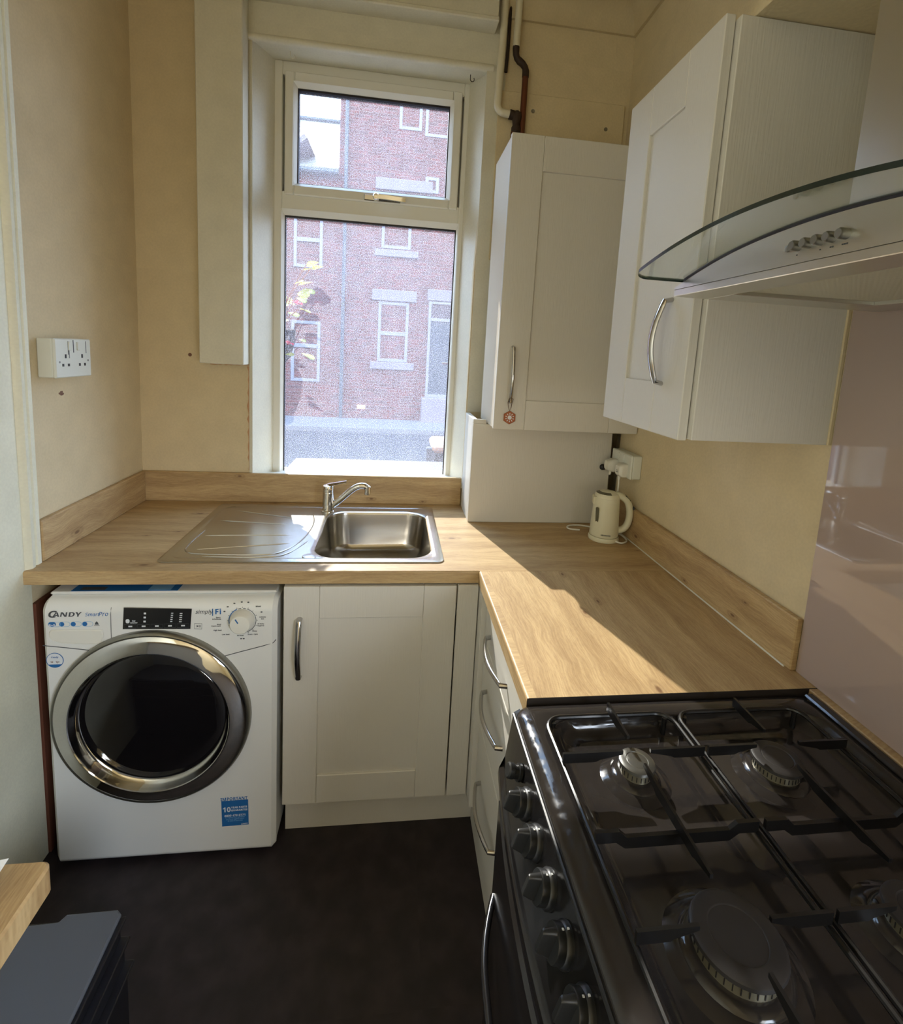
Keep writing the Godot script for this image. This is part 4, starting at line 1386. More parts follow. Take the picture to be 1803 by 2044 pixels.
# ---------------------------------------------------------------- hood and splashback
func build_hood() -> void:
	var h := thing("cooker_hood", "steel chimney cooker hood with curved glass canopy", "cooker hood", Vector3(1.66, 1.695, 1.555))
	var zc := 1.550
	var n := 56
	var hw := 0.306
	var arch := func(z: float) -> float:
		return 1.699 + 0.0455 * (1.0 - pow((z - zc) / hw, 2.0))
	var yb := 1.696
	var g := Geo.new()
	# body: fascia with arched top, hollow below for the filter
	var loops := []
	for i in n + 1:
		var z := lerpf(zc - hw, zc + hw, i / float(n))
		var t: float = maxf(arch.call(z), yb + 0.0025)
		loops.append(PackedVector3Array([Vector3(1.475, yb, z), Vector3(1.475, t, z), Vector3(1.885, t, z), Vector3(1.885, yb, z)]))
	g.loft(loops, true, true)
	part("fascia", g, M.hood_steel, h)
	# bottom frame rim and filter
	g = Geo.new()
	for q in [[1.475, 1.537, zc - hw, zc + hw], [1.80, 1.885, zc - hw, zc + hw], [1.537, 1.80, zc - hw, zc - hw + 0.075], [1.537, 1.80, zc + hw - 0.075, zc + hw]]:
		g.box(Vector3(q[0], yb - 0.012, q[2]), Vector3(q[1], yb - 0.0002, q[3]), 0.001)
	part("under_frame", g, M.hood_steel, h)
	g = bx(Vector3(1.5375, yb - 0.006, zc - hw + 0.0755), Vector3(1.7995, yb - 0.001, zc + hw - 0.0755), 0.001)
	part("grease_filter", g, M.filter_mesh, h)
	# buttons with their dot marks
	for i in 6:
		var z: float = [1.503, 1.5195, 1.5362, 1.553, 1.569, 1.586][i]
		var r: float = 0.0042 if i == 0 else 0.0062
		g = Geo.new()
		g.t = Transform3D(Basis(Vector3(0, 1, 0), Vector3(-1, 0, 0), Vector3(0, 0, 1)), Vector3(1.475, 1.7165, z))
		var hh: float = 0.003 if i == 0 else 0.011
		g.lathe([Vector2(r, -0.001), Vector2(r, hh * 0.8), Vector2(r * 0.8, hh), Vector2(0, hh)], 18)
		part("button", g, M.dull_steel, h)
	g = Geo.new()
	for q in [[1.519, 1], [1.5535, 1], [1.569, 2], [1.586, 3]]:
		for k in q[1]:
			var z: float = q[0] + (k - (q[1] - 1) / 2.0) * 0.0028
			g.box(Vector3(1.4742, 1.7052, z - 0.0008), Vector3(1.476, 1.7066, z + 0.0008))
	part("button_mark", g, M.grey_print, h)
	# curved glass canopy
	var ga := func(z: float) -> float:
		return 1.7095 + 0.037 * (1.0 - pow((z - zc) / 0.288, 2.0))
	var gh := 0.288
	var sheet := func(x0: float, x1: float, lo: float, hi: float, m: Material, name_: String) -> void:
		var q := Geo.new()
		var lp := []
		for i in n + 1:
			var z := zc - gh * cos(PI * i / n)
			var e: float = clampf(minf(z - (zc - gh), zc + gh - z) / 0.03, 0.0, 1.0)
			var xs: float = x0 + 0.03 * (1.0 - sqrt(1.0 - pow(1.0 - e, 2.0)))
			var y: float = ga.call(z)
			lp.append(PackedVector3Array([Vector3(xs, y + lo, z), Vector3(xs, y + hi, z), Vector3(x1 if x1 > 1.5 else xs + (x1 - x0), y + hi, z), Vector3(x1 if x1 > 1.5 else xs + (x1 - x0), y + lo, z)]))
		q.loft(lp)
		part(name_, q, m, h)
	sheet.call(1.3853, 1.885, -0.0005, 0.0005, M.canopy_glass, "glass_canopy")
	sheet.call(1.3845, 1.3850, -0.0028, 0.0028, M.glass_edge, "glass_edge")
	# side edges of the glass
	g = Geo.new()
	for s in [-1.0, 1.0]:
		g.box(Vector3(1.415, ga.call(zc + gh) - 0.0028, zc + s * gh - 0.0008), Vector3(1.88, ga.call(zc + gh) + 0.0028, zc + s * gh + 0.0008))
	part("glass_edge", g, M.glass_edge, h)
	# seal between fascia and glass
	g = Geo.new()
	var pth := []
	for i in n + 1:
		var z := lerpf(zc - gh + 0.01, zc + gh - 0.01, i / float(n))
		pth.append(Vector3(1.4765, minf(arch.call(z) + 0.002, ga.call(z) - 0.001), z))
	g.tube(pth, 0.0032, 8)
	part("seal", g, M.gasket, h)
	g = bx(Vector3(1.648, 1.742, 1.397), Vector3(XR - 0.001, 2.197, 1.715), 0.002)
	part("chimney", g, M.hood_steel, h)
	# splashback
	g = bx(Vector3(XR - 0.006, TOP + 0.001, 1.189), Vector3(XR - 0.0003, 1.70, 1.884), 0.0008)
	single("splashback", g, M.splash, "glossy pinkish taupe splashback behind the cooker", "splashback", Vector3(XR, TOP, 1.8))

# ---------------------------------------------------------------- small things
func socket_details(parent: Node3D, xf: Transform3D, w: float, h: float, with_holes: bool) -> void:
	# local: x along the plate, y up, z out of the plate; origin at the plate's lower left corner
	for k in 2:
		var cx: float = w * (0.27 if k == 0 else 0.73)
		var g := Geo.new()
		g.t = xf
		g.box(Vector3(cx + (0.012 if k == 0 else -0.024), h * 0.70, -0.0005), Vector3(cx + (0.024 if k == 0 else -0.012), h * 0.92, 0.003), 0.001)
		part("switch", g, M.socket_white, parent)
		if with_holes:
			g = Geo.new()
			g.t = xf
			g.box(Vector3(cx - 0.0035, h * 0.50, 0.0), Vector3(cx + 0.0035, h * 0.60, 0.0006))
			g.box(Vector3(cx - 0.0165, h * 0.29, 0.0), Vector3(cx - 0.0085, h * 0.36, 0.0006))
			g.box(Vector3(cx + 0.0085, h * 0.29, 0.0), Vector3(cx + 0.0165, h * 0.36, 0.0006))
			part("pin_slot", g, M.gasket, parent)

func build_small() -> void:
	# socket on the left wall
	var s := thing("double_socket", "scuffed white surface mounted double socket on the left wall", "socket", Vector3(0, 1.487, 0.483), "")
	part("back_box", bx(Vector3(0.0005, 1.432, 0.402), Vector3(0.040, 1.542, 0.566), 0.003), M.socket_white, s)
	part("face_plate", bx(Vector3(0.0402, 1.431, 0.401), Vector3(0.049, 1.543, 0.567), 0.003), M.socket_white, s)
	var xf := facing_right(0.049)
	xf.origin = Vector3(0.049, 1.431, 0.567)
	socket_details(s, xf, 0.166, 0.112, true)
	var g := Geo.new()
	g.t = xf
	for q in [[0.058, 0.066, 0.082, 0.1045, 0.0012], [0.0615, 0.056, 0.0605, 0.080, 0.001], [0.082, 0.072, 0.078, 0.108, 0.0016], [0.142, 0.07, 0.140, 0.106, 0.0011]]:
		g.prism(PackedVector2Array([Vector2(q[0] - q[4], q[1]), Vector2(q[0] + q[4], q[1]), Vector2(q[0] + q[4] * 0.8, q[3]), Vector2(q[0] - q[4] * 1.4, q[3])]), 0.0, 0.0004)
	part("scorch_mark", g, M.grey_print, s, "dark scuff marks on the face plate")
	for q in [Vector2(0.018, 0.045), Vector2(0.150, 0.048)]:
		g = Geo.new()
		g.t = xf * Transform3D(Basis(Vector3.RIGHT, PI / 2), Vector3(q.x, q.y, 0))
		g.lathe([Vector2(0.0032, 0), Vector2(0.0032, 0.0006), Vector2(0, 0.0006)], 12)
		part("screw", g, M.dull_steel, s)
	# chipped patch of plaster below it
	g = Geo.new()
	g.t = facing_right(0.0)
	var rng := RandomNumberGenerator.new()
	rng.seed = 9
	var chip := PackedVector2Array()
	for i in 14:
		var a := TAU * i / 14.0
		var r := 0.011 * (0.55 + 0.6 * rng.randf())
		chip.append(Vector2(-0.47 + cos(a) * r, 1.379 + sin(a) * r * 0.7))
	g.prism(chip, 0.0, 0.0012)
	single("wall_chip", g, M.brown_print, "chipped paint mark below the left wall socket", "mark", Vector3(0, 1.379, 0.47))

	# socket beside the casing, two plugs in it
	s = thing("double_socket", "white double socket with two plugs beside the boiler casing", "socket", Vector3(XR, 1.185, 0.33))
	part("back_box", bx(Vector3(1.862, 1.141, 0.252), Vector3(XR - 0.0005, 1.228, 0.414), 0.002), M.socket_white, s)
	part("face_plate", bx(Vector3(1.853, 1.140, 0.251), Vector3(1.8618, 1.229, 0.415), 0.003), M.socket_white, s)
	xf = facing_room(1.853)
	xf.origin = Vector3(1.853, 1.140, 0.251)
	socket_details(s, xf, 0.164, 0.089, false)
	for k in 2:
		var z: float = [0.292, 0.372][k]
		var p := thing("plug", ["round edged white plug in the socket nearest the casing", "square white kettle plug in the socket nearest the viewer"][k], "plug", Vector3(1.853, 1.17, z), "plugs in the right socket")
		g = Geo.new()
		var loops := []
		for q in [[0.0, 0.024], [0.018, 0.024], [0.024, 0.021], [0.036 if k == 0 else 0.028, 0.019], [0.040 if k == 0 else 0.031, 0.016]]:
			var l := PackedVector3Array()
			for v in rrect(z, 1.168, q[1], q[1] * 1.05, 0.012 if k == 0 else 0.008, 0.0, 4):
				l.append(Vector3(1.8525 - q[0], v.z, v.x))
			loops.append(l)
		g.loft(loops)
		part("plug_body", g, M.white_plastic, p)
		g = Geo.new()
		g.tube([Vector3(1.832, 1.146, z), Vector3(1.832, 1.130, z)], [0.006, 0.0042], 10)
		part("cord_grip", g, M.white_plastic, p)
		if k == 1:
			g = Geo.new()
			g.box(Vector3(1.8205, 1.160, z - 0.006), Vector3(1.8216, 1.1625, z + 0.006))
			g.box(Vector3(1.8205, 1.166, z - 0.004), Vector3(1.8216, 1.168, z + 0.004))
			part("print", g, M.grey_print, p)

	# kettle
	var kc := Vector3(1.781, TOP, 0.398)
	var dir := Vector3(0.97, 0, 0.24).normalized()
	var k := thing("kettle", "small white electric kettle in the corner by the sockets", "kettle", kc)
	g = Geo.new()
	g.t = Transform3D(Basis(), kc)
	g.lathe([Vector2(0.0545, 0.0005), Vector2(0.056, 0.004), Vector2(0.055, 0.012), Vector2(0.053, 0.016), Vector2(0.048, 0.017)], 40, true, true)
	part("power_base", g, M.kettle_white, k)
	g = Geo.new()
	g.t = Transform3D(Basis(), kc)
	g.lathe([Vector2(0.050, 0.0175), Vector2(0.0525, 0.022), Vector2(0.0505, 0.06), Vector2(0.0480, 0.11), Vector2(0.0465, 0.145), Vector2(0.0455, 0.160), Vector2(0.0435, 0.1625)], 48, true, false)
	part("body", g, M.kettle_white, k)
	g = Geo.new()
	g.t = Transform3D(Basis(), kc)
	g.lathe([Vector2(0.0442, 0.1615), Vector2(0.0445, 0.168), Vector2(0.041, 0.176), Vector2(0.028, 0.182), Vector2(0.012, 0.1845), Vector2(0, 0.185)], 48, false, false)
	part("lid", g, M.kettle_white, k)
	# spout lip at the back left, grey lid inlay
	g = Geo.new()
	var lipd := -dir
	g.t = Transform3D(Basis(dir.cross(Vector3.UP), Vector3.UP, -dir), kc).orthonormalized()
	g.prism(PackedVector2Array([Vector2(-0.016, 0.13), Vector2(0.016, 0.13), Vector2(0.022, 0.163), Vector2(-0.022, 0.163)]), 0.033, 0.0505, 0.004)
	part("spout", g, M.kettle_white, k)
	g = Geo.new()
	g.t = Transform3D(Basis(), kc)
	for i in 1:
		var lp := []
		for a in 13:
			var an := deg_to_rad(150.0 + 10.0 * a)
			var o := Vector3(cos(an), 0, -sin(an))
			lp.append(PackedVector3Array([o * 0.028 + Vector3(0, 0.1812, 0), o * 0.040 + Vector3(0, 0.1762, 0), o * 0.040 + Vector3(0, 0.1774, 0), o * 0.028 + Vector3(0, 0.1826, 0)]))
		g.loft(lp)
	part("lid_inlay", g, M.kettle_grey, k)
	# handle
	g = Geo.new()
	var hp := []
	var c := Curve3D.new()
	c.bake_interval = 0.005
	for q in [[0.030, 0.172], [0.056, 0.164], [0.077, 0.144], [0.0865, 0.105], [0.082, 0.066], [0.067, 0.044], [0.046, 0.038]]:
		c.add_point(kc + dir * q[0] + Vector3(0, q[1], 0))
	for i in c.point_count:
		var d := (c.get_point_position(mini(i + 1, c.point_count - 1)) - c.get_point_position(maxi(i - 1, 0))) / 6.0
		c.set_point_in(i, -d)
		c.set_point_out(i, d)
	hp = Array(c.get_baked_points())
	var side := dir.cross(Vector3.UP).normalized()
	var hl := []
	for i in hp.size():
		var d: Vector3 = (hp[mini(i + 1, hp.size() - 1)] - hp[maxi(i - 1, 0)]).normalized()
		var nr := side.cross(d).normalized()
		var l := PackedVector3Array()
		var wdt := lerpf(0.021, 0.0155, clampf(i / float(hp.size()) * 2.0, 0.0, 1.0))
		for a in 14:
			var an := TAU * a / 14.0
			l.append(hp[i] + side * cos(an) * wdt * 0.85 + nr * sin(an) * 0.0125)
		hl.append(l)
	g.loft(hl)
	var hd := part("handle", g, M.kettle_white, k)
	g = Geo.new()
	g.t = Transform3D(Basis(side, Vector3.UP, side.cross(Vector3.UP)), kc)
	var outd := dir
	g.t = Transform3D(Basis(-side, outd * 0.72 + Vector3.UP * 0.69, (-side).cross(outd * 0.72 + Vector3.UP * 0.69)), kc + outd * 0.073 + Vector3(0, 0.159, 0)).orthonormalized()
	g.box(Vector3(-0.010, -0.003, -0.016), Vector3(0.010, 0.0055, 0.012), 0.002)
	part("lid_button", g, M.kettle_grey, hd)
	g = Geo.new()
	g.t = Transform3D(Basis(-side, Vector3.UP, (-side).cross(Vector3.UP)), kc + outd * 0.0925 + Vector3(0, 0.126, 0)).orthonormalized()
	g.box(Vector3(-0.009, -0.0055, -0.009), Vector3(0.009, 0.0055, 0.009), 0.003)
	part("switch", g, M.grey_print, hd)
	# water gauge, towards the viewer's left
	g = Geo.new()
	var gd := Vector3(-0.86, 0, 0.51).normalized()
	var gs := Vector3.UP.cross(gd)
	var lg := []
	for q in rpoly(-0.0065, -0.036, 0.0065, 0.036, 0.0062, 5):
		lg.append(q)
	g.t = Transform3D(Basis(gs, Vector3.UP, gd), kc + gd * 0.0478 + Vector3(0, 0.094, 0))
	g.t.basis = g.t.basis * Basis(Vector3.RIGHT, 0.09)
	g.prism(PackedVector2Array(lg), 0.0, 0.0035, 0.0008)
	part("water_gauge", g, M.kettle_grey, k, "grey water level window")
	var td := Vector3(-0.28, 0, 0.96).normalized()
	lettering("maker_text", "KENWOOD", 0.0048, M.grey_print, k, kc + td * 0.0523 + Vector3(0, 0.030, 0), true, false, 0.001, Basis(Vector3.UP.cross(td), Vector3.UP, td))
	# its lead
	g = Geo.new()
	var cable := func(pts: Array) -> void:
		var cv := Curve3D.new()
		cv.bake_interval = 0.006
		for q in pts:
			cv.add_point(q)
		for i in cv.point_count:
			var d := (cv.get_point_position(mini(i + 1, cv.point_count - 1)) - cv.get_point_position(maxi(i - 1, 0))) / 6.0
			cv.set_point_in(i, -d)
			cv.set_point_out(i, d)
		g.tube(Array(cv.get_baked_points()), 0.0033, 8)
	var yc := TOP + 0.004
	cable.call([Vector3(1.832, 1.131, 0.372), Vector3(1.832, 1.06, 0.368), Vector3(1.822, 0.96, 0.33), Vector3(1.80, yc + 0.003, 0.29), Vector3(1.735, yc, 0.265), Vector3(1.692, yc + 0.001, 0.275), Vector3(1.678, yc, 0.295), Vector3(1.69, yc, 0.312), Vector3(1.72, yc, 0.318)])
	cable.call([Vector3(1.806, yc + 0.004, 0.444), Vector3(1.825, yc, 0.452), Vector3(1.848, yc, 0.442), Vector3(1.862, yc, 0.42), Vector3(1.858, yc + 0.006, 0.39), Vector3(1.846, yc + 0.006, 0.36)])
	part("power_lead", g, M.white_plastic, k)

	# pipes in the corner above the boiler cupboard
	var p := thing("heating_pipe", "cream painted pipe hugging the window's right side", "pipe", Vector3(1.36, 2.5, 0.05), "")
	g = Geo.new()
	var run := [Vector3(1.352, 2.949, 0.03), Vector3(1.351, 2.75, 0.03), Vector3(1.347, 2.60, 0.032), Vector3(1.345, 2.545, 0.034)]
	for i in 7:
		var a := PI / 2 * i / 6.0
		run.append(Vector3(1.373 - 0.028 * cos(a), 2.53 - 0.028 * sin(a), 0.034))
	run.append(Vector3(1.395, 2.500, 0.034))
	g.tube(run, 0.0142, 14)
	part("pipe_run", g, M.pipe_paint, p)
	g = Geo.new()
	g.tube([Vector3(1.394, 2.500, 0.034), Vector3(1.416, 2.497, 0.034)], [0.018, 0.017], 12)
	g.t = Transform3D(Basis(), Vector3(1.424, 2.43, 0.036))
	g.lathe([Vector2(0.014, 0), Vector2(0.019, 0.006), Vector2(0.019, 0.022), Vector2(0.015, 0.03), Vector2(0.017, 0.045), Vector2(0.02, 0.06), Vector2(0.018, 0.075), Vector2(0.008, 0.084), Vector2(0, 0.085)], 12)
	part("valve", g, M.old_brass, p, "dark tarnished valve")
	g = Geo.new()
	g.tube([Vector3(1.415, 2.435, 0.036), Vector3(1.412, 2.25, 0.04)], 0.0115, 12)
	part("tail_pipe", g, M.copper, p)
	p = thing("copper_pipe", "pipe with bare copper offset bend above boiler cupboard", "pipe", Vector3(1.42, 2.45, 0.05), "")
	g = Geo.new()
	g.tube([Vector3(1.406, 2.949, 0.034), Vector3(1.404, 2.742, 0.034)], 0.0135, 14)
	part("painted_length", g, M.pipe_paint, p)
	g = Geo.new()
	var bend := [Vector3(1.404, 2.744, 0.034)]
	for q in [[1.404, 2.735], [1.405, 2.718], [1.410, 2.704], [1.421, 2.694], [1.434, 2.686], [1.444, 2.674], [1.448, 2.660], [1.448, 2.640]]:
		bend.append(Vector3(q[0], q[1], 0.034))
	var rad := [0.0135, 0.0135, 0.0125, 0.012, 0.0135, 0.0125, 0.012, 0.0135, 0.0135]
	g.tube(bend, rad, 12)
	part("offset_bend", g, M.old_brass, p, "tarnished soldered bend")
	g = Geo.new()
	g.tube([Vector3(1.448, 2.642, 0.034), Vector3(1.4475, 2.24, 0.036)], 0.0118, 14)
	part("copper_length", g, M.copper, p)
	g = Geo.new()
	g.tube([Vector3(1.378, 2.949, 0.012), Vector3(1.377, 2.75, 0.012), Vector3(1.374, 2.66, 0.012)], 0.006, 8)
	single("old_cable", g, M.old_brass, "dark old cable between the two painted pipes", "cable", Vector3(1.377, 2.75, 0.012))
	g = Geo.new()
	g.tube([Vector3(1.374, 2.652, 0.008), Vector3(1.3735, 2.60, 0.008), Vector3(1.365, 2.55, 0.009), Vector3(1.358, 2.52, 0.012)], 0.0018, 6)
	single("thin_wire", g, M.pipe_paint, "thin cream wire hanging below the old cable", "wire", Vector3(1.37, 2.6, 0.008))

	g = Geo.new()
	g.t = Transform3D(Basis(Vector3(0, 0, 1), PI / 2), Vector3(1.832, 1.147, 0.24))
	g.lathe([Vector2(0.006, -0.05), Vector2(0.006, 0.0), Vector2(0.011, 0.002), Vector2(0.012, 0.012), Vector2(0.008, 0.018), Vector2(0, 0.019)], 14)
	single("pipe_stub", g, M.gasket, "black pipe stub poking out beside the white casing", "pipe", Vector3(1.832, 1.147, 0.24))
	# broken plaster edge beside the window cheek, and a caulk line under the boxed cover
	var rng2 := RandomNumberGenerator.new()
	rng2.seed = 14
	var edge := PackedVector2Array()
	for i in 25:
		edge.append(Vector2(0.4105, lerpf(1.04, 1.465, i / 24.0)))
	for i in 25:
		edge.append(Vector2(0.4085 - 0.004 * rng2.randf() * (1.0 if i % 3 else 2.0), lerpf(1.465, 1.04, i / 24.0)))
	g = Geo.new()
	g.prism(edge, 0.0, 0.0012)
	single("plaster_edge", g, M.tan_board, "chipped brownish plaster edge left of the lower window", "mark", Vector3(0.41, 1.25, 0))
	edge = PackedVector2Array([Vector2(0.262, 1.473), Vector2(0.4105, 1.473)])
	for i in 16:
		edge.append(Vector2(lerpf(0.4105, 0.262, i / 15.0), 1.4695 - 0.004 * rng2.randf()))
	g = Geo.new()
	g.prism(edge, 0.0, 0.0012)
	single("caulk_line", g, M.tan_board, "brown caulk stain under the boxed cover's lower end", "mark", Vector3(0.33, 1.47, 0))

	# end of the other worktop at the lower left, with paper on it
	var t := thing("side_unit", "end of an oak topped side unit at the lower left", "unit", Vector3(0.3, 0, 1.9))
	g = Geo.new()
	var zt := 1.502
	g.t = Transform3D(Basis(Vector3.RIGHT, PI / 2), Vector3(0, TOP, 0))
	g.prism(rpoly(0.008, zt, 0.590, 2.6, 0.012, 4), 0.0, 0.038, 0.003)
	part("top", g, M.wood_turned, t)
	g = bx(Vector3(0.01, 0.0, 1.56), Vector3(0.535, 0.871, 2.6), 0.002)
	part("body", g, M.foil, t)
	g = Geo.new()
	var top := []
	for i in 13:
		var f := i / 12.0
		var lift := 0.022 * pow(1.0 - f, 2.2) + 0.0012
		top.append([Vector3(0.345, TOP + lift * 0.3 + 0.0008, lerpf(1.54, 1.80, f)), Vector3(0.552, TOP + lift, lerpf(1.519, 1.80, f))])
	var sl := []
	for q in top:
		sl.append(PackedVector3Array([q[0], q[1], q[1] + Vector3(0, 0.0006, 0), q[0] + Vector3(0, 0.0006, 0)]))
	g.loft(sl)
	single("paper_sheet", g, M.paper, "corner of white paper lying on the side unit", "paper", Vector3(0.42, TOP, 1.6))

	# stacked plastic recycling boxes under it
	var b := thing("recycling_box", "grey lidded plastic box on the floor by side unit", "storage box", Vector3(0.3, 0, 1.35))
	g = Geo.new()
	var lid := PackedVector2Array([Vector2(0.03, 1.158), Vector2(0.045, 1.170), Vector2(0.300, 1.170), Vector2(0.368, 1.168), Vector2(0.376, 1.155), Vector2(0.470, 1.154), Vector2(0.481, 1.163), Vector2(0.484, 1.30), Vector2(0.484, 1.548), Vector2(0.03, 1.548)])
	g.t = Transform3D(Basis(Vector3.RIGHT, PI / 2), Vector3(0, 0.404, 0))
	g.prism(lid, 0.0, 0.010, 0.003)
	part("lid", g, M.bin_grey, b, "slate grey plastic lid")
	g = Geo.new()
	for q in [[0.387, 0.3935, 0.490, 1.160], [0.352, 0.387, 0.482, 1.168], [0.345, 0.352, 0.498, 1.164], [0.30, 0.345, 0.490, 1.172], [0.293, 0.30, 0.506, 1.168], [0.01, 0.293, 0.498, 1.18]]:
		g.box(Vector3(0.04, q[0], q[3]), Vector3(q[2], q[1], 1.54), 0.002)
	part("body", g, M.bin_black, b, "black ribbed sides")

# ---------------------------------------------------------------- outdoors
func house_window(parent: Node3D, x0: float, x1: float, y0: float, y1: float, zf: float, split: float, called := "window") -> void:
	var f := 0.075
	var g := Geo.new()
	g.box(Vector3(x0, y0, zf - 0.09), Vector3(x0 + f, y1, zf + 0.0), 0.005)
	g.box(Vector3(x1 - f, y0, zf - 0.09), Vector3(x1, y1, zf + 0.0), 0.005)
	g.box(Vector3(x0 + f, y0, zf - 0.09), Vector3(x1 - f, y0 + f, zf + 0.0), 0.005)
	g.box(Vector3(x0 + f, y1 - f, zf - 0.09), Vector3(x1 - f, y1, zf + 0.0), 0.005)
	if split > 0.0:
		g.box(Vector3(x0 + f, split - 0.05, zf - 0.08), Vector3(x1 - f, split + 0.05, zf + 0.01), 0.005)
	var w := part(called, g, M.house_frame, parent)
	var cuts := [y0 + f, y1 - f] if split <= 0.0 else [y0 + f, split - 0.05, split + 0.05, y1 - f]
	for i in range(0, cuts.size(), 2):
		part("pane", bx(Vector3(x0 + f, cuts[i], zf - 0.06), Vector3(x1 - f, cuts[i + 1], zf - 0.05)), M.house_glass, w)

func stone_bar(parent: Node3D, called: String, x0: float, x1: float, y0: float, y1: float, z: float) -> void:
	part(called, bx(Vector3(x0, y0, z - 0.1), Vector3(x1, y1, z + 0.06), 0.012), M.stone, parent)

func build_outside() -> void:
	var z := -11.2
	struct("ground_street", bx(Vector3(-14, -0.6, -24), Vector3(14, -0.4, -0.23)), M.asphalt, "grey street outside the window", "street")
	struct("pavement", bx(Vector3(-14, -0.4, -11.3), Vector3(14, -0.27, -9.6), 0.01), M.pavement, "pavement at the foot of the brick houses", "pavement")
	# outer skin of this house
	var g := Geo.new()
	g.box(Vector3(-4, -0.4, -0.30), Vector3(0.455, 6.1, -0.2205))
	g.box(Vector3(1.275, -0.4, -0.30), Vector3(6, 6.1, -0.2205))
	g.box(Vector3(0.455, -0.4, -0.30), Vector3(1.275, 0.93, -0.2205))
	g.box(Vector3(0.455, 2.69, -0.30), Vector3(1.275, 6.1, -0.2205))
	struct("wall_outer", g, M.brick, "outer brick skin of the kitchen wall", "wall")
	# terraced house across the street
	var h := thing("brick_house", "tall red brick house straight across the street", "house", Vector3(1.5, -0.3, z - 1))
	g = Geo.new()
	g.box(Vector3(-0.56, -0.4, z - 6), Vector3(8, 10.5, z))
	part("wall", g, M.brick, h)
	house_window(h, 0.50, 1.28, 1.25, 2.78, z + 0.02, 1.98)
	stone_bar(h, "lintel", 0.33, 1.46, 2.80, 3.08, z)
	stone_bar(h, "sill", 0.33, 1.46, 1.05, 1.24, z)
	house_window(h, 0.52, 1.26, 4.10, 5.45, z + 0.02, 0.0)
	stone_bar(h, "lintel", 0.33, 1.75, 5.50, 5.78, z)
	stone_bar(h, "sill", 0.36, 1.46, 3.90, 4.07, z)
	house_window(h, 0.86, 1.42, 6.95, 8.2, z + 0.02, 0.0)
	house_window(h, 1.50, 2.20, 6.85, 8.2, z + 0.02, 0.0)
	house_window(h, 1.56, 1.90, 5.52, 5.90, z + 0.03, 0.0)
	stone_bar(h, "lintel", 1.74, 2.95, 2.88, 3.17, z)
	g = Geo.new()
	for q in [[1.79, 1.86, 0.36, 2.86], [2.75, 2.82, 0.36, 2.86], [1.86, 2.75, 2.36, 2.44], [1.86, 2.75, 0.36, 0.45], [1.86, 2.75, 2.80, 2.86]]:
		g.box(Vector3(q[0], q[2], z + 0.0), Vector3(q[1], q[3], z + 0.06), 0.005)
	var d := part("doorway", g, M.house_frame, h)
	part("door", bx(Vector3(1.86, 0.45, z + 0.005), Vector3(2.75, 2.36, z + 0.03)), M.door_grey, d, "dark grey front door")
	part("fanlight", bx(Vector3(1.86, 2.44, z + 0.005), Vector3(2.75, 2.80, z + 0.02)), M.house_glass, d)
	part("letter_plate", bx(Vector3(2.2, 1.26, z + 0.03), Vector3(2.45, 1.31, z + 0.045), 0.003), M.chrome, d)
	part("step", bx(Vector3(1.7, -0.28, z), Vector3(2.95, 0.36, z + 0.35), 0.01), M.stone, h)
	part("downpipe", bx(Vector3(-0.43, -0.28, z + 0.01), Vector3(-0.35, 8.0, z + 0.09), 0.02), M.door_grey, h)
	part("air_brick", bx(Vector3(0.02, -0.02, z), Vector3(0.24, 0.09, z + 0.02), 0.004), M.tan_board, h)
	# lower house to the left of it
	h = thing("brick_house", "lower brick house with pale slate roof on the left", "house", Vector3(-4, -0.3, z - 1))
	g = Geo.new()
	g.box(Vector3(-12, -0.4, z - 6), Vector3(-0.5605, 5.75, z))
	part("wall", g, M.brick, h)
	house_window(h, -1.66, -0.94, 0.64, 2.17, z + 0.03, 1.55)
	house_window(h, -1.62, -0.92, 3.48, 5.2, z + 0.03, 4.15)
	g = Geo.new()
	g.t = Transform3D(Basis(Vector3(0, 0, 1), Vector3(0, 1, 0), Vector3(-1, 0, 0)), Vector3.ZERO)
	g.prism(PackedVector2Array([Vector2(z + 0.2, 5.75), Vector2(z + 0.2, 5.83), Vector2(z - 7.8, 10.05), Vector2(z - 15, 5.83), Vector2(z - 15, 5.75)]), 0.5605, 12.0)
	var roof := part("roof", g, M.slate, h, "pale slates in sunlight")
	g = Geo.new()
	g.tube([Vector3(-12, 10.1, z - 7.8), Vector3(-0.57, 10.1, z - 7.8)], 0.1, 8)
	part("ridge_tiles", g, M.door_grey, roof)
	g = Geo.new()
	g.tube([Vector3(-12, 5.72, z + 0.22), Vector3(-0.57, 5.72, z + 0.22)], 0.06, 8)
	part("gutter", g, M.door_grey, roof)
	g = bx(Vector3(-3.2, 5.6, z - 2.4), Vector3(-1.55, 6.1, z + 0.1))
	part("dormer_wall", g, M.stone, h)
	g = Geo.new()
	g.t = Transform3D(Basis(), Vector3(0, 0, 0))
	g.prism(PackedVector2Array([Vector2(-1.38, 6.55), Vector2(-1.30, 6.47), Vector2(-2.3, 5.65), Vector2(-2.4, 5.72)]), z - 1.2, z + 0.15)
	part("bargeboard", g, M.stone, h)

	# white topped box below the window
	g = Geo.new()
	g.box(Vector3(0.468, 0.60, -0.66), Vector3(1.30, 0.952, -0.315), 0.006)
	single("white_box", g, M.ledge_white, "white topped box standing outside below the window", "box", Vector3(0.88, 0.6, -0.48))
	# bin further away at the right
	var b := thing("wheelie_bin", "dark wheeled bin with tan lid seen at window's lower right", "bin", Vector3(1.72, -0.4, -3.2))
	g = bx(Vector3(1.43, -0.38, -3.5), Vector3(2.05, 0.52, -3.0), 0.03)
	part("body", g, M.gasket, b)
	g = bx(Vector3(1.40, 0.525, -3.52), Vector3(2.08, 0.62, -2.96), 0.03)
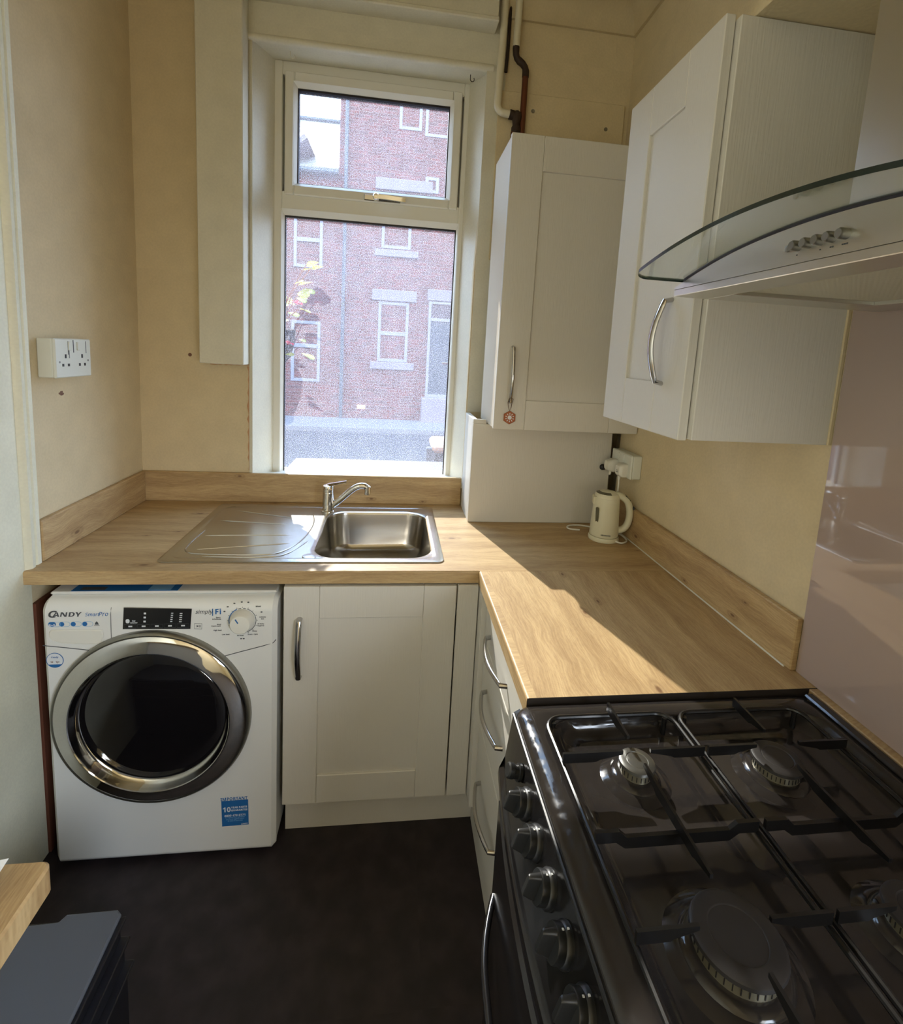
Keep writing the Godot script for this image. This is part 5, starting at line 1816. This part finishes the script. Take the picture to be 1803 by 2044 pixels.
	part("lid", g, M.tan_board, b)
	g = bx(Vector3(1.335, 0.16, -3.06), Vector3(1.405, 0.58, -2.99), 0.01)
	part("white_post", g, M.ledge_white, b)

	# hanging basket just outside, at the left
	var rng := RandomNumberGenerator.new()
	rng.seed = 77
	var hb := thing("hanging_basket", "hanging basket of pink flowers just outside the window's left edge", "plant", Vector3(0.40, 1.55, -0.42))
	g = Geo.new()
	g.t = Transform3D(Basis(), Vector3(0.385, 1.44, -0.42))
	g.lathe([Vector2(0.0, 0.0), Vector2(0.055, 0.012), Vector2(0.098, 0.06), Vector2(0.118, 0.13), Vector2(0.122, 0.19), Vector2(0.112, 0.195), Vector2(0.0, 0.19)], 24)
	part("basket", g, M.coir, hb)
	for s in 3:
		var a := TAU * s / 3.0 + 0.4
		g = Geo.new()
		g.tube([Vector3(0.385 + cos(a) * 0.118, 1.63, -0.42 + sin(a) * 0.118), Vector3(0.385, 2.2, -0.42)], 0.0016, 5)
		part("chain", g, M.gasket, hb)
	var stems := Geo.new()
	for i in 46:
		var a := rng.randf() * TAU
		var r := 0.03 + rng.randf() * 0.125
		var y := 1.62 + rng.randf() * 0.30 * (1.0 - r * 2.0) + 0.02
		if i % 3 == 0:
			y = 1.50 + rng.randf() * 0.12
			r = 0.125 + rng.randf() * 0.03
		var q := Vector3(0.385 + cos(a) * r, y, -0.42 + sin(a) * r)
		if i >= 40:
			q = [Vector3(0.545, 1.905, -0.36), Vector3(0.585, 1.92, -0.37), Vector3(0.565, 1.93, -0.355), Vector3(0.53, 1.79, -0.34), Vector3(0.54, 1.73, -0.34), Vector3(0.515, 1.84, -0.35)][i - 40]
			stems.tube([Vector3(0.42, 1.66, -0.41), Vector3(0.48, (1.66 + q.y) / 2.0 - 0.01, -0.38), q], 0.0028, 5)
		var up := Vector3(rng.randf() - 0.5, 0.7 + rng.randf(), rng.randf() - 0.2).normalized()
		var tx := up.cross(Vector3(0.3, 0.2, 1)).normalized()
		var ty2 := up.cross(tx)
		g = Geo.new()
		g.t = Transform3D(Basis(tx, up, ty2), q)
		var flower := i % 4 == 1 and i < 40
		var n := 5 if flower else 1
		var sz := (0.017 if flower else 0.019 + rng.randf() * 0.017)
		for k in n:
			var b2 := Basis(Vector3.UP, TAU * k / n)
			var pts := []
			for e in 10:
				var an := TAU * e / 10.0
				var lobe := 1.0 + 0.14 * sin(an * 5.0)
				pts.append(b2 * Vector3((1.0 + cos(an) * lobe) * sz * (0.85 if flower else 1.0), 0.004 * sin(an * 2.0) + (0.006 if flower else 0.0), sin(an) * sz * (0.6 if flower else 1.0) * lobe))
			for e in range(1, 9):
				g.tri(pts[0], pts[e], pts[e + 1])
		part("flower" if flower else "leaf", g, M.petal if flower else M.leaf, hb)
	part("stem", stems, M.stem, hb)

# ---------------------------------------------------------------- all together
func _ready() -> void:
	make_lights()
	make_materials()
	build_room()
	build_window()
	build_worktop()
	build_sink()
	build_cabinets()
	build_washer()
	build_cooker()
	build_hood()
	build_small()
	build_outside()

func make_lights() -> void:
	var cam := Camera3D.new()
	cam.name = "camera"
	add_child(cam)
	var f := 997.89
	var near := 0.05
	cam.set_frustum(2044.0 / f * near, Vector2(-15.93, -179.13) / f * near, near, 120.0)
	cam.position = Vector3(0.9898, 1.5628, 2.1013)
	cam.basis = Basis.from_euler(Vector3(-0.1362, -0.1326, 0.0560), EULER_ORDER_YXZ)
	cam.current = true

	var we := WorldEnvironment.new()
	we.name = "environment"
	var env := Environment.new()
	var sky := Sky.new()
	var ps := ProceduralSkyMaterial.new()
	ps.sky_top_color = c8(170, 202, 240)
	ps.sky_horizon_color = c8(220, 234, 250)
	ps.ground_bottom_color = c8(120, 116, 112)
	ps.ground_horizon_color = c8(170, 170, 172)
	ps.sky_energy_multiplier = 2.6
	ps.ground_energy_multiplier = 1.0
	ps.use_debanding = false
	sky.sky_material = ps
	env.background_mode = Environment.BG_SKY
	env.sky = sky
	env.tonemap_mode = Environment.TONE_MAPPER_LINEAR
	env.tonemap_exposure = 1.12
	env.sdfgi_enabled = true
	env.ssao_enabled = true
	env.ssil_enabled = true
	we.environment = env
	add_child(we)

	var sun := DirectionalLight3D.new()
	sun.name = "sun"
	var d := Vector3(0.286, -0.716, 1.0).normalized()
	add_child(sun)
	sun.basis = Basis.looking_at(d, Vector3.UP)
	sun.light_color = c8(255, 250, 238)
	sun.light_energy = 2.6
	sun.light_angular_distance = 0.6
	sun.shadow_enabled = true
	sun.sky_mode = DirectionalLight3D.SKY_MODE_LIGHT_ONLY

	# unseen window light in the right wall, placed to brighten the left side
	var fill := AreaLight3D.new()
	fill.name = "unseen_side_window_light"
	add_child(fill)
	fill.position = Vector3(XR - 0.01, 1.55, 3.1)
	fill.basis = Basis.looking_at(Vector3.LEFT, Vector3.UP)
	fill.area_size = Vector2(1.38, 1.1)
	fill.light_color = c8(250, 253, 255)
	fill.light_energy = 5.2
	fill.shadow_enabled = true
